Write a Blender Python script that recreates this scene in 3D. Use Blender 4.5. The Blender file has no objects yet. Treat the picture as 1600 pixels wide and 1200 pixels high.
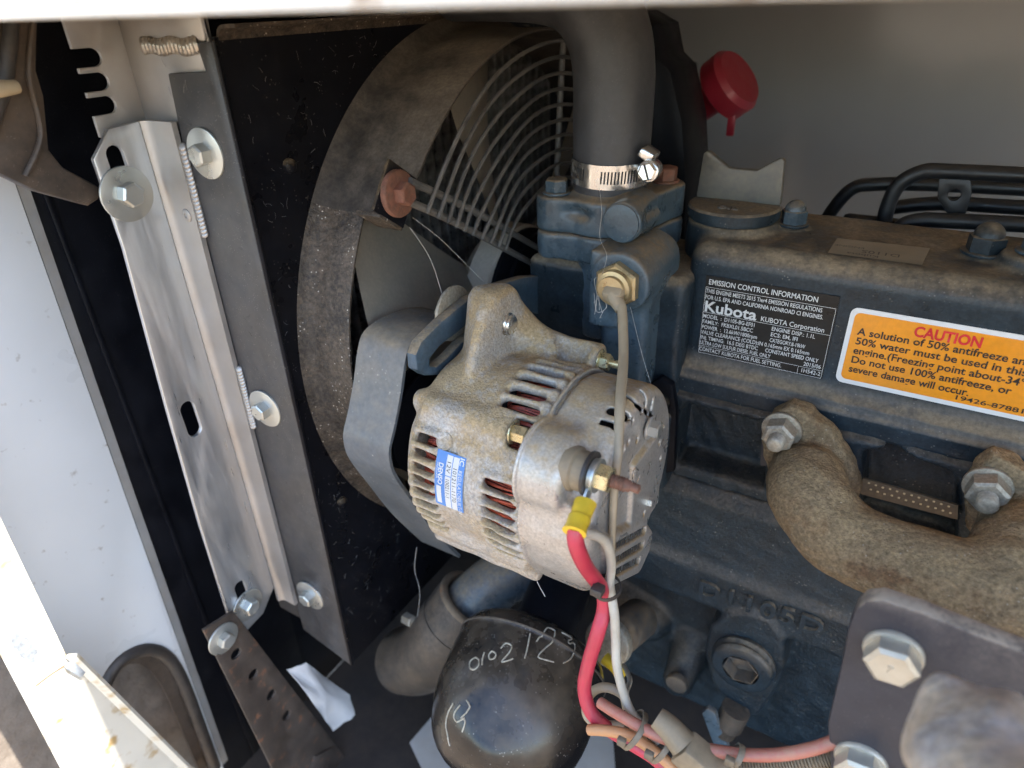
import bpy, bmesh, math, random
import numpy as np
from mathutils import Vector, Matrix, Quaternion

random.seed(7)
rng = np.random.default_rng(11)
sc = bpy.context.scene
OFF = Vector((0.0, 0.0, 1.0))          # the engine frame sits 1 m above the ground

# ---------------------------------------------------------------- camera
cd = bpy.data.cameras.new("camera")
cam = bpy.data.objects.new("camera", cd)
sc.collection.objects.link(cam)
sc.camera = cam
cd.sensor_width = 36.0
cd.lens = 23.77
cd.clip_start = 0.01
cd.clip_end = 400.0
cam_right = Vector((0.85289, 0.52105, -0.03297))
cam_up = Vector((-0.23517, 0.43980, 0.86676))
cam_back = Vector((0.46612, -0.73149, 0.49764))
cam.matrix_world = Matrix.Translation(OFF) @ Matrix((cam_right, cam_up, cam_back)).transposed().to_4x4()
cd.dof.use_dof = True
cd.dof.focus_distance = 0.375
cd.dof.aperture_fstop = 6.5

# ---------------------------------------------------------------- sky, sun, exposure
SUN_EL, SUN_AZ = math.radians(57), math.radians(86)     # azimuth measured from +Y towards +X
w = bpy.data.worlds.new("World")
sc.world = w
w.use_nodes = True
nt = w.node_tree
bg = nt.nodes["Background"]
sky = nt.nodes.new("ShaderNodeTexSky")
sky.sky_type = 'NISHITA'
sky.sun_disc = False
sky.sun_elevation = SUN_EL
sky.sun_rotation = SUN_AZ
nt.links.new(sky.outputs[0], bg.inputs[0])
bg.inputs[1].default_value = 0.13
sl = bpy.data.lights.new("sun", 'SUN')
sl.energy = 3.0
sl.angle = math.radians(0.55)
sl.color = (1.0, 0.95, 0.87)
so = bpy.data.objects.new("sun", sl)
sc.collection.objects.link(so)
sd = Vector((math.sin(SUN_AZ) * math.cos(SUN_EL), math.cos(SUN_AZ) * math.cos(SUN_EL), math.sin(SUN_EL)))
so.rotation_euler = sd.to_track_quat('Z', 'Y').to_euler()
so.location = (0, -3, 6)
sc.view_settings.view_transform = 'Standard'
sc.view_settings.look = 'None'
sc.view_settings.exposure = 2.58
sc.view_settings.gamma = 1.0
sc.cycles.max_bounces = 5
sc.cycles.diffuse_bounces = 3
sc.cycles.glossy_bounces = 3
sc.cycles.use_light_tree = False
sc.cycles.use_adaptive_sampling = True
sc.cycles.adaptive_threshold = 0.03
sc.cycles.caustics_reflective = False
sc.cycles.use_denoising = True

# ---------------------------------------------------------------- object helpers
COL = sc.collection
BASE = {}


def _root(o):
    while o.parent is not None:
        o = o.parent
    return o


def tag(o, label, cat, group=None, kind=None):
    if label:
        o['label'] = label
    if cat:
        o['category'] = cat
    if group:
        o['group'] = group
    if kind:
        o['kind'] = kind
    return o


def thing(name, label, cat, base=(0, 0, 0), group=None):
    o = bpy.data.objects.new(name, None)
    o.empty_display_size = 0.01
    COL.objects.link(o)
    b = Vector(base)
    o.location = b + OFF
    BASE[o.name] = b
    return tag(o, label, cat, group)


def sub(name, me, mat, parent=None, smooth=None, label=None, cat=None, group=None, kind=None):
    """link mesh data (engine coordinates) as one object: a part of parent, or a thing of its own"""
    o = bpy.data.objects.new(name, me)
    COL.objects.link(o)
    if mat is not None and not me.materials:
        me.materials.append(mat)
    if smooth is not None:
        shade(me, smooth)
    if parent is None:
        co = np.empty(len(me.vertices) * 3)
        me.vertices.foreach_get('co', co)
        co = co.reshape(-1, 3)
        b = Vector(((co[:, 0].min() + co[:, 0].max()) / 2, (co[:, 1].min() + co[:, 1].max()) / 2, co[:, 2].min()))
        me.transform(Matrix.Translation(-b))
        o.location = b + OFF
        BASE[o.name] = b
    else:
        o.parent = parent
        me.transform(Matrix.Translation(-BASE[_root(parent).name]))
    return tag(o, label, cat, group, kind)


def shade(me, ang=40):
    me.polygons.foreach_set('use_smooth', [True] * len(me.polygons))
    if ang < 180:
        try:
            me.set_sharp_from_angle(angle=math.radians(ang))
        except Exception:
            pass
    me.update()


def V(*a):
    return Vector(a if len(a) > 1 else a[0])


def frame(n, up=(0, 0, 1)):
    n = Vector(n).normalized()
    u = Vector(up).cross(n)
    if u.length < 1e-4:
        u = Vector((1, 0, 0)).cross(n)
        if u.length < 1e-4:
            u = Vector((0, 1, 0)).cross(n)
    u.normalize()
    return u, n.cross(u), n


class MB:
    """collects shapes into one mesh"""

    def __init__(s):
        s.bm = bmesh.new()

    def _add(s, vs, fs):
        v = [s.bm.verts.new(Vector(p)) for p in vs]
        for f in fs:
            try:
                s.bm.faces.new([v[i] for i in f])
            except ValueError:
                pass
        return v

    def box(s, c, size, rot=None, bev=0.0, seg=2):
        c = Vector(c)
        m = rot if rot is not None else Matrix.Identity(3)
        hx, hy, hz = size[0] / 2, size[1] / 2, size[2] / 2
        co = [c + m @ Vector((x, y, z)) for x in (-hx, hx) for y in (-hy, hy) for z in (-hz, hz)]
        v = s._add(co, [(0, 1, 3, 2), (4, 6, 7, 5), (0, 4, 5, 1), (2, 3, 7, 6), (0, 2, 6, 4), (1, 5, 7, 3)])
        if bev > 0:
            es = list({e for x in v for e in x.link_edges})
            bmesh.ops.bevel(s.bm, geom=es, offset=bev, segments=seg, affect='EDGES', profile=0.5)
        return s

    def lathe(s, a, axis, prof, seg=40, up=(0, 0, 1), cap=True, arc=None, wob=0.0):
        """prof: list of (distance along axis, radius)"""
        a = Vector(a)
        u, v, n = frame(axis, up)
        full = arc is None
        a0, a1 = (0, 2 * math.pi) if full else arc
        k = seg if full else seg + 1
        vs = []
        for (t, r) in prof:
            for i in range(k):
                an = a0 + (a1 - a0) * i / seg
                vs.append(a + n * t + (u * math.cos(an) + v * math.sin(an)) * r)
        fs = []
        for j in range(len(prof) - 1):
            for i in range(seg):
                i2 = (i + 1) % k if full else i + 1
                fs.append((j * k + i, j * k + i2, (j + 1) * k + i2, (j + 1) * k + i))
        if cap and full:
            if prof[0][1] > 1e-6:
                fs.append(tuple(range(k))[::-1])
            if prof[-1][1] > 1e-6:
                fs.append(tuple((len(prof) - 1) * k + i for i in range(k)))
        s._add(vs, fs)
        return s

    def cyl(s, a, b, r, r2=None, seg=32, bev=0.0):
        a = Vector(a)
        d = Vector(b) - a
        L = d.length
        r2 = r if r2 is None else r2
        if bev > 0:
            pr = [(0, r - bev), (bev * .3, r - bev * .3), (bev, r), (L - bev, r2), (L - bev * .3, r2 - bev * .3), (L, r2 - bev)]
        else:
            pr = [(0, r), (L, r2)]
        return s.lathe(a, d, pr, seg)

    def hexa(s, a, b, af, bev=0.0006, rotz=0.0, up=(0, 0, 1)):
        """hexagonal prism with chamfered outer end"""
        a = Vector(a)
        d = Vector(b) - a
        L = d.length
        u, v, n = frame(d, up)
        R = af / math.sqrt(3)
        vs = []
        for t, f in ((0, 1.0), (L - bev, 1.0), (L, 1.0 - bev / R * 1.5)):
            for i in range(6):
                an = rotz + i * math.pi / 3
                vs.append(a + n * t + (u * math.cos(an) + v * math.sin(an)) * R * f)
        fs = [tuple(range(6))[::-1], tuple(12 + i for i in range(6))]
        for j in range(2):
            for i in range(6):
                fs.append((j * 6 + i, j * 6 + (i + 1) % 6, j * 6 + 6 + (i + 1) % 6, j * 6 + 6 + i))
        s._add(vs, fs)
        return s

    def tube(s, pts, r, seg=12, n=6, smooth=True, cap=True, flat=None, jit=0.0):
        pts = [Vector(p) for p in pts]
        rs = list(r) if isinstance(r, (list, tuple)) else [r] * len(pts)
        if smooth and len(pts) > 2:
            q, qr = [], []
            for i in range(len(pts) - 1):
                p0 = pts[max(i - 1, 0)]; p1 = pts[i]; p2 = pts[i + 1]; p3 = pts[min(i + 2, len(pts) - 1)]
                for k in range(n):
                    t = k / n
                    q.append(0.5 * ((2 * p1) + (p2 - p0) * t + (2 * p0 - 5 * p1 + 4 * p2 - p3) * t * t + (3 * p1 - p0 - 3 * p2 + p3) * t ** 3))
                    qr.append(rs[i] + (rs[i + 1] - rs[i]) * t)
            q.append(pts[-1]); qr.append(rs[-1])
            pts, rs = q, qr
        m = len(pts)
        tang = [(pts[min(i + 1, m - 1)] - pts[max(i - 1, 0)]).normalized() for i in range(m)]
        u, v, _ = frame(tang[0])
        vs = []
        for i in range(m):
            t = tang[i]
            u = (u - t * u.dot(t)).normalized()
            v = t.cross(u)
            rr = rs[i] * (1 + (random.random() - .5) * jit)
            for k in range(seg):
                an = 2 * math.pi * k / seg
                fu, fv = (1, 1) if flat is None else flat
                vs.append(pts[i] + u * math.cos(an) * rr * fu + v * math.sin(an) * rr * fv)
        fs = []
        for i in range(m - 1):
            for k in range(seg):
                k2 = (k + 1) % seg
                fs.append((i * seg + k, i * seg + k2, (i + 1) * seg + k2, (i + 1) * seg + k))
        if cap:
            fs.append(tuple(range(seg))[::-1])
            fs.append(tuple((m - 1) * seg + k for k in range(seg)))
        s._add(vs, fs)
        return s

    def plate(s, o, u, v, outer, holes=(), depth=0.002, bev=0.0):
        """flat plate: outline in the (u,v) plane at o, thickness along u x v (outline face is at o + n*depth)"""
        bm = bmesh.new()
        o, u, v = Vector(o), Vector(u).normalized(), Vector(v).normalized()
        nrm = u.cross(v)
        es = []
        for loop in [outer] + list(holes):
            vv = [bm.verts.new(o + u * a + v * b) for a, b in loop]
            for i in range(len(vv)):
                es.append(bm.edges.new((vv[i], vv[(i + 1) % len(vv)])))
        bmesh.ops.triangle_fill(bm, use_beauty=True, use_dissolve=False, edges=es, normal=nrm)
        fs = list(bm.faces)
        for f in fs:
            f.normal_update()
            if f.normal.dot(nrm) < 0:
                f.normal_flip()
        r = bmesh.ops.extrude_face_region(bm, geom=fs, use_keep_orig=True)
        nv = [x for x in r['geom'] if isinstance(x, bmesh.types.BMVert)]
        bmesh.ops.translate(bm, verts=nv, vec=nrm * depth)
        bmesh.ops.recalc_face_normals(bm, faces=list(bm.faces))
        if bev > 0:
            bm.edges.ensure_lookup_table()
            be = [e for e in bm.edges if len(e.link_faces) == 2 and e.calc_face_angle(0) > 1.0]
            bmesh.ops.bevel(bm, geom=be, offset=bev, segments=2, affect='EDGES', profile=0.5)
        me = bpy.data.meshes.new('tmp')
        bm.to_mesh(me)
        bm.free()
        s.bm.from_mesh(me)
        bpy.data.meshes.remove(me)
        return s

    def sweep(s, prof, direction, thick=None):
        """open profile (points) extruded along direction; thick gives sheet thickness"""
        d = Vector(direction)
        n = len(prof)
        P_ = [Vector(p) for p in prof]
        if thick:
            dn = d.normalized()
            nor = []
            for i in range(n):
                t = (P_[min(i + 1, n - 1)] - P_[max(i - 1, 0)]).normalized()
                nor.append(t.cross(dn).normalized())
            loop = P_ + [P_[i] + nor[i] * thick for i in range(n - 1, -1, -1)]
        else:
            loop = P_
        m = len(loop)
        vs = loop + [p + d for p in loop]
        fs = []
        if thick:
            for i in range(m):
                j = (i + 1) % m
                fs.append((i, j, m + j, m + i))
            for i in range(n - 1):
                fs.append((i, i + 1, m - 2 - i, m - 1 - i))
                fs.append((m + i, m + m - 1 - i, m + m - 2 - i, m + i + 1))
        else:
            for i in range(m - 1):
                fs.append((i, i + 1, m + i + 1, m + i))
        s._add(vs, fs)
        return s

    def mesh(s, name='mesh', recalc=True):
        if recalc:
            bmesh.ops.recalc_face_normals(s.bm, faces=list(s.bm.faces))
        me = bpy.data.meshes.new(name)
        s.bm.to_mesh(me)
        s.bm.free()
        return me


def part(name, mb, mat, parent=None, smooth=38, **k):
    return sub(name, mb.mesh(name), mat, parent, smooth, **k)


def arc_pts(c, r, a0, a1, n):
    return [(c[0] + r * math.cos(math.radians(a0 + (a1 - a0) * i / n)), c[1] + r * math.sin(math.radians(a0 + (a1 - a0) * i / n))) for i in range(n + 1)]


def rrect(x0, x1, y0, y1, r, n=5):
    return (arc_pts((x1 - r, y0 + r), r, -90, 0, n) + arc_pts((x1 - r, y1 - r), r, 0, 90, n)
            + arc_pts((x0 + r, y1 - r), r, 90, 180, n) + arc_pts((x0 + r, y0 + r), r, 180, 270, n))


def circle(c, r, n=24):
    return [(c[0] + r * math.cos(2 * math.pi * i / n), c[1] + r * math.sin(2 * math.pi * i / n)) for i in range(n)]


def text_mesh(txt, size, o, u, v, off=0.0, ext=0.0, align='LEFT', squeeze=1.0, space=1.0):
    cu = bpy.data.curves.new('t', 'FONT')
    cu.body = txt
    cu.size = 1.0
    cu.align_x = align
    cu.offset = off
    cu.extrude = ext / size
    cu.space_character = space
    cu.resolution_u = 3
    ob = bpy.data.objects.new('t', cu)
    dg = bpy.context.evaluated_depsgraph_get()
    COL.objects.link(ob)
    dg.update()
    me = bpy.data.meshes.new_from_object(ob.evaluated_get(dg))
    bpy.data.objects.remove(ob)
    bpy.data.curves.remove(cu)
    u, v = Vector(u).normalized(), Vector(v).normalized()
    m = Matrix((u * size * squeeze, v * size, u.cross(v) * size)).transposed().to_4x4()
    m.translation = Vector(o)
    me.transform(m)
    return me


def join(meshes, name='mesh'):
    bm = bmesh.new()
    for m in meshes:
        bm.from_mesh(m)
        bpy.data.meshes.remove(m)
    me = bpy.data.meshes.new(name)
    bm.to_mesh(me)
    bm.free()
    return me


# ---------------------------------------------------------------- castings: signed distance grid + surface nets
class SDF:
    def __init__(s, lo, hi, h):
        s.lo = np.array(lo, float)
        s.h = h
        s.n = (np.ceil((np.array(hi, float) - s.lo) / h).astype(int) + 1)
        s.d = np.full(s.n, 0.05, np.float32)

    def _win(s, lo, hi, m):
        i0 = np.clip(np.floor((np.array(lo) - m - s.lo) / s.h).astype(int), 0, s.n)
        i1 = np.clip(np.ceil((np.array(hi) + m - s.lo) / s.h).astype(int) + 1, 0, s.n)
        if (i1 <= i0).any():
            return None, None
        ax = [(s.lo[k] + s.h * np.arange(i0[k], i1[k])).astype(np.float32) for k in range(3)]
        return tuple(slice(a, b) for a, b in zip(i0, i1)), (ax[0][:, None, None], ax[1][None, :, None], ax[2][None, None, :])

    def add(s, prim, k=0.002):
        f, lo, hi = prim
        sl_, p = s._win(lo, hi, k * 2 + 4 * s.h)
        if sl_ is None:
            return s
        a, b = s.d[sl_], f(*p)
        if k > 0:
            hh = np.maximum(k - np.abs(a - b), 0) / k
            s.d[sl_] = np.minimum(a, b) - hh * hh * k * 0.25
        else:
            s.d[sl_] = np.minimum(a, b)
        return s

    def cut(s, prim, k=0.001):
        f, lo, hi = prim
        sl_, p = s._win(lo, hi, k * 2 + 4 * s.h)
        if sl_ is None:
            return s
        a, b = s.d[sl_], -f(*p)
        if k > 0:
            hh = np.maximum(k - np.abs(a - b), 0) / k
            s.d[sl_] = np.maximum(a, b) + hh * hh * k * 0.25
        else:
            s.d[sl_] = np.maximum(a, b)
        return s

    def rough(s, amp, scale, seed=0):
        """gentle lumpy cast surface: sum of a few random waves"""
        r = np.random.default_rng(seed)
        x, y, z = [(s.lo[k] + s.h * np.arange(s.n[k])).astype(np.float32) for k in range(3)]
        acc = np.zeros(s.n, np.float32)
        for _ in range(5):
            q = r.normal(size=3) * scale
            ph = r.random() * 6.28
            acc += np.sin(q[0] * x[:, None, None] + q[1] * y[None, :, None] + q[2] * z[None, None, :] + ph).astype(np.float32)
        s.d += acc * (amp / 2.2)
        return s

    def mesh(s, name='casting', relax=1):
        d = s.d
        for k in range(3):          # close the surface where the grid ends
            e_ = [slice(None)] * 3
            for i in (0, -1):
                e_[k] = i
                d[tuple(e_)] = np.maximum(d[tuple(e_)], 1e-5)
        g = d < 0
        n = d.shape
        cnt = np.zeros(tuple(k - 1 for k in n), np.int8)
        for i in (0, 1):
            for j in (0, 1):
                for k in (0, 1):
                    cnt += g[i:n[0] - 1 + i, j:n[1] - 1 + j, k:n[2] - 1 + k]
        act = (cnt > 0) & (cnt < 8)
        ijk = np.argwhere(act)
        idx = np.full(act.shape, -1, np.int64)
        idx[act] = np.arange(len(ijk))
        acc = np.zeros((len(ijk), 3))
        num = np.zeros(len(ijk))
        cor = [(i, j, k) for i in (0, 1) for j in (0, 1) for k in (0, 1)]
        for a in cor:
            for b in cor:
                if sum(b) - sum(a) == 1 and all(y >= x for x, y in zip(a, b)):
                    da = d[ijk[:, 0] + a[0], ijk[:, 1] + a[1], ijk[:, 2] + a[2]]
                    db = d[ijk[:, 0] + b[0], ijk[:, 1] + b[1], ijk[:, 2] + b[2]]
                    m = (da < 0) != (db < 0)
                    t = np.where(m, da / np.where(m, da - db, 1), 0)
                    acc[m] += np.array(a) + t[m, None] * (np.array(b) - np.array(a))
                    num += m
        v = (ijk + acc / num[:, None]) * s.h + s.lo
        quads = []
        for ax in range(3):
            o1, o2 = [e for e in range(3) if e != ax]
            sl0 = [slice(None)] * 3
            sl1 = [slice(None)] * 3
            sl0[ax] = slice(0, n[ax] - 1)
            sl1[ax] = slice(1, n[ax])
            for o in (o1, o2):
                sl0[o] = slice(1, n[o] - 1)
                sl1[o] = slice(1, n[o] - 1)
            A, B = g[tuple(sl0)], g[tuple(sl1)]
            for flip, mk in ((False, A & ~B), (True, ~A & B)):
                e = np.argwhere(mk)
                if not len(e):
                    continue
                e[:, o1] += 1
                e[:, o2] += 1

                def at(a, b):
                    c = e.copy()
                    c[:, o1] += a
                    c[:, o2] += b
                    return idx[c[:, 0], c[:, 1], c[:, 2]]
                q = np.stack([at(-1, -1), at(0, -1), at(0, 0), at(-1, 0)], 1)
                fl = flip ^ (ax == 1)
                quads.append(q[:, ::-1] if fl else q)
        q = np.concatenate(quads)
        q = q[(q >= 0).all(1)]
        for _ in range(relax):
            sm = np.zeros_like(v)
            c = np.zeros(len(v))
            for i in range(4):
                np.add.at(sm, q[:, i], v[q[:, (i + 1) % 4]])
                np.add.at(sm, q[:, i], v[q[:, (i - 1) % 4]])
                np.add.at(c, q[:, i], 2)
            v = v * 0.5 + 0.5 * sm / np.maximum(c, 1)[:, None]
        me = bpy.data.meshes.new(name)
        me.vertices.add(len(v))
        me.vertices.foreach_set('co', v.ravel())
        me.loops.add(len(q) * 4)
        me.loops.foreach_set('vertex_index', q.ravel().astype(np.int32))
        me.polygons.add(len(q))
        me.polygons.foreach_set('loop_start', np.arange(len(q), dtype=np.int32) * 4)
        me.polygons.foreach_set('loop_total', np.full(len(q), 4, np.int32))
        me.update(calc_edges=True)
        me.validate()
        me.polygons.foreach_set('use_smooth', [True] * len(me.polygons))
        return me


def s_cyl(a, b, r, rd=0.0, r2=None):
    a, b = np.array(a, float), np.array(b, float)
    ba = b - a
    L = np.linalg.norm(ba)
    ba = ba / L
    r2 = r if r2 is None else r2

    def f(x, y, z):
        px, py, pz = x - a[0], y - a[1], z - a[2]
        t = px * ba[0] + py * ba[1] + pz * ba[2]
        rad = np.sqrt(np.maximum(px * px + py * py + pz * pz - t * t, 0))
        rr = r + (r2 - r) * np.clip(t / L, 0, 1)
        qx = rad - (rr - rd)
        qy = np.abs(t - L / 2) - (L / 2 - rd)
        return np.minimum(np.maximum(qx, qy), 0) + np.sqrt(np.maximum(qx, 0) ** 2 + np.maximum(qy, 0) ** 2) - rd
    R_ = max(r, r2)
    return f, np.minimum(a, b) - R_, np.maximum(a, b) + R_


def s_caps(a, b, r, r2=None):
    a, b = np.array(a, float), np.array(b, float)
    ba = b - a
    L2 = float(ba @ ba)
    r2 = r if r2 is None else r2

    def f(x, y, z):
        px, py, pz = x - a[0], y - a[1], z - a[2]
        t = np.clip((px * ba[0] + py * ba[1] + pz * ba[2]) / L2, 0, 1)
        return np.sqrt((px - ba[0] * t) ** 2 + (py - ba[1] * t) ** 2 + (pz - ba[2] * t) ** 2) - (r + (r2 - r) * t)
    R_ = max(r, r2)
    return f, np.minimum(a, b) - R_, np.maximum(a, b) + R_


def s_box(lo, hi, rd=0.001):
    lo, hi = np.array(lo, float), np.array(hi, float)
    c, hf = (lo + hi) / 2, (hi - lo) / 2 - rd

    def f(x, y, z):
        qx, qy, qz = np.abs(x - c[0]) - hf[0], np.abs(y - c[1]) - hf[1], np.abs(z - c[2]) - hf[2]
        return (np.minimum(np.maximum(np.maximum(qx, qy), qz), 0)
                + np.sqrt(np.maximum(qx, 0) ** 2 + np.maximum(qy, 0) ** 2 + np.maximum(qz, 0) ** 2) - rd)
    return f, lo, hi


def s_obox(c, half, R, rd=0.001):
    c = np.array(c, float)
    R = np.array(R, float)          # rows: local axes
    hf = np.array(half, float) - rd

    def f(x, y, z):
        px, py, pz = x - c[0], y - c[1], z - c[2]
        q = [np.abs(px * R[i][0] + py * R[i][1] + pz * R[i][2]) - hf[i] for i in range(3)]
        return (np.minimum(np.maximum(np.maximum(q[0], q[1]), q[2]), 0)
                + np.sqrt(sum(np.maximum(k, 0) ** 2 for k in q)) - rd)
    e = np.abs(R.T) @ np.array(half)
    return f, c - e, c + e


def s_prism(poly, axis, lo, hi, rd=0.001):
    """polygon in the two other axes (in order), extruded along axis"""
    pl = np.array(poly, float)
    o = [k for k in range(3) if k != axis]

    def f(x, y, z):
        q = (x, y, z)
        a, b, t = q[o[0]], q[o[1]], q[axis]
        d = (a - pl[0, 0]) ** 2 + (b - pl[0, 1]) ** 2
        sg = np.ones(np.broadcast(a, b).shape, np.float32)
        n = len(pl)
        for i in range(n):
            j = (i - 1) % n
            ex, ey = pl[j, 0] - pl[i, 0], pl[j, 1] - pl[i, 1]
            wx, wy = a - pl[i, 0], b - pl[i, 1]
            tt = np.clip((wx * ex + wy * ey) / (ex * ex + ey * ey), 0, 1)
            d = np.minimum(d, (wx - ex * tt) ** 2 + (wy - ey * tt) ** 2)
            c1, c2, c3 = b >= pl[i, 1], b < pl[j, 1], ex * wy > ey * wx
            fl = (c1 & c2 & c3) | (~c1 & ~c2 & ~c3)
            sg = np.where(fl, -sg, sg)
        d2 = sg * np.sqrt(d) + rd
        h = np.abs(t - (lo + hi) / 2) - (hi - lo) / 2 + rd
        return np.minimum(np.maximum(d2, h), 0) + np.sqrt(np.maximum(d2, 0) ** 2 + np.maximum(h, 0) ** 2) - rd
    L, H = np.zeros(3), np.zeros(3)
    L[o[0]], L[o[1]], L[axis] = pl[:, 0].min(), pl[:, 1].min(), lo
    H[o[0]], H[o[1]], H[axis] = pl[:, 0].max(), pl[:, 1].max(), hi
    return f, L, H


def s_ell(c, r):
    c, r = np.array(c, float), np.array(r, float)

    def f(x, y, z):
        k0 = np.sqrt(((x - c[0]) / r[0]) ** 2 + ((y - c[1]) / r[1]) ** 2 + ((z - c[2]) / r[2]) ** 2)
        return (k0 - 1) * r.min()
    return f, c - r, c + r


def spline(pts, n=6):
    pts = [np.array(p, float) for p in pts]
    q = []
    for i in range(len(pts) - 1):
        p0, p1, p2, p3 = pts[max(i - 1, 0)], pts[i], pts[i + 1], pts[min(i + 2, len(pts) - 1)]
        for k in range(n):
            t = k / n
            q.append(0.5 * ((2 * p1) + (p2 - p0) * t + (2 * p0 - 5 * p1 + 4 * p2 - p3) * t * t + (3 * p1 - p0 - 3 * p2 + p3) * t ** 3))
    q.append(pts[-1])
    return q

# ---------------------------------------------------------------- materials
MATS = {}
DUST = (0.30, 0.215, 0.125)


def mat(name, col, rough=0.5, metal=0.0, var=0.15, vscale=60.0, dust=0.0, top=0.0, dustcol=DUST, dscale=45.0,
        speck=0.0, sscale=900.0, bump=0.0, bscale=500.0, rust=0.0, rustcol=(0.16, 0.06, 0.025), rscale=70.0,
        coat=0.0, trans=0.0, rvar=0.12, fibre=0.0, spec=0.5, streak=None, grain=0.0, gscale=900.0):
    """one general weathered surface: base colour with cloudy variation, dust that lies on faces looking up,
    patchy grime/rust, pale specks, fine lint fibres, grain bump"""
    if name in MATS:
        return MATS[name]
    m = bpy.data.materials.new(name)
    m.use_nodes = True
    t = m.node_tree
    N, L = t.nodes, t.links
    b = N["Principled BSDF"]
    tc = N.new("ShaderNodeTexCoord")
    geo = N.new("ShaderNodeNewGeometry")

    def noise(scale, detail=4, rgh=0.6, vec=None, dist=0.0):
        n = N.new("ShaderNodeTexNoise")
        n.inputs['Scale'].default_value = scale
        n.inputs['Detail'].default_value = detail
        n.inputs['Roughness'].default_value = rgh
        n.inputs['Distortion'].default_value = dist
        L.new(vec if vec is not None else tc.outputs['Object'], n.inputs['Vector'])
        return n.outputs['Fac']

    def ramp(src, a, c, lo=0.0, hi=1.0):
        r = N.new("ShaderNodeMapRange")
        r.inputs[1].default_value = a
        r.inputs[2].default_value = c
        r.inputs[3].default_value = lo
        r.inputs[4].default_value = hi
        L.new(src, r.inputs[0])
        return r.outputs[0]

    def math_(op, a, c):
        n = N.new("ShaderNodeMath")
        n.operation = op
        n.use_clamp = op != 'SUBTRACT'
        for i, q in enumerate((a, c)):
            if isinstance(q, (int, float)):
                n.inputs[i].default_value = q
            else:
                L.new(q, n.inputs[i])
        return n.outputs[0]

    def mix(fac, a, c):
        n = N.new("ShaderNodeMix")
        n.data_type = 'RGBA'
        for sock, q in ((n.inputs[0], fac), (n.inputs[6], a), (n.inputs[7], c)):
            if isinstance(q, (int, float)):
                sock.default_value = q
            elif isinstance(q, tuple):
                sock.default_value = (*q, 1.0) if len(q) == 3 else q
            else:
                L.new(q, sock)
        return n.outputs[2]

    vec = None
    if streak is not None:
        mp = N.new("ShaderNodeMapping")
        mp.inputs['Scale'].default_value = streak
        L.new(tc.outputs['Object'], mp.inputs['Vector'])
        vec = mp.outputs[0]
    n1 = noise(vscale, 3, 0.65, vec)
    c0 = tuple(max(0, x * (1 - var)) for x in col)
    c1 = tuple(min(1, x * (1 + var)) for x in col)
    cur = mix(ramp(n1, 0.3, 0.7), c0, c1)
    rgh = ramp(n1, 0.3, 0.7, max(0.02, rough - rvar), min(1, rough + rvar))
    met = metal
    if rust != 0:
        k = ramp(noise(rscale, 3, 0.7), 0.62 - rust * 0.4, 0.72 - rust * 0.3)
        cur = mix(k, cur, mix(n1, tuple(x * 0.6 for x in rustcol), tuple(min(1, x * 1.6) for x in rustcol)))
        rgh = math_('MAXIMUM', rgh, math_('MULTIPLY', k, 0.85))
        met = math_('MULTIPLY', math_('SUBTRACT', 1.0, k), metal) if metal > 0 else metal
    if dust > 0 or top > 0:
        sep = N.new("ShaderNodeSeparateXYZ")
        L.new(geo.outputs['Normal'], sep.inputs[0])
        up = ramp(sep.outputs[2], 0.12, 0.80)
        d1 = noise(dscale, 3, 0.7)
        d2 = noise(dscale * 9, 2, 0.75)
        k = math_('MULTIPLY', math_('ADD', math_('MULTIPLY', up, top), dust), ramp(math_('ADD', math_('MULTIPLY', d1, 0.7), math_('MULTIPLY', d2, 0.3)), 0.33, 0.60, 0.12, 1.3))
        dc = mix(d2, tuple(x * 0.8 for x in dustcol), tuple(min(1, x * 1.15) for x in dustcol))
        cur = mix(k, cur, dc)
        rgh = math_('MAXIMUM', rgh, math_('MULTIPLY', k, 0.95))
        if isinstance(met, (int, float)):
            if met > 0:
                met = math_('MULTIPLY', math_('SUBTRACT', 1.0, k), met)
        else:
            met = math_('MULTIPLY', math_('SUBTRACT', 1.0, k), met)
    if speck > 0:
        vo = N.new("ShaderNodeTexVoronoi")
        vo.inputs['Scale'].default_value = sscale
        L.new(tc.outputs['Object'], vo.inputs['Vector'])
        k = math_('MULTIPLY', ramp(vo.outputs['Distance'], 0.22, 0.10), ramp(noise(sscale * 0.21, 1), 0.52, 0.6))
        cur = mix(math_('MULTIPLY', k, speck), cur, (0.55, 0.50, 0.42))
    if grain > 0:
        mg = N.new("ShaderNodeMix")
        mg.data_type = 'RGBA'
        mg.blend_type = 'MULTIPLY'
        mg.inputs[0].default_value = 1.0
        L.new(cur, mg.inputs[6])
        cg = N.new("ShaderNodeCombineColor")
        gr = ramp(noise(gscale, 2, 0.7), 0.34, 0.66, 1 - grain, 1 + grain * 0.6)
        for i in range(3):
            L.new(gr, cg.inputs[i])
        L.new(cg.outputs[0], mg.inputs[7])
        cur = mg.outputs[2]
    L.new(cur, b.inputs['Base Color'])
    if isinstance(met, (int, float)):
        b.inputs['Metallic'].default_value = met
    else:
        L.new(met, b.inputs['Metallic'])
    L.new(rgh, b.inputs['Roughness'])
    b.inputs['Coat Weight'].default_value = coat
    b.inputs['Coat Roughness'].default_value = 0.15
    b.inputs['Specular IOR Level'].default_value = spec
    if trans > 0:
        b.inputs['Transmission Weight'].default_value = trans
    if bump > 0:
        bp = N.new("ShaderNodeBump")
        bp.inputs['Strength'].default_value = 1.0
        bp.inputs['Distance'].default_value = bump
        L.new(noise(bscale, 3, 0.7), bp.inputs['Height'])
        L.new(bp.outputs[0], b.inputs['Normal'])
    MATS[name] = m
    return m


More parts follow.
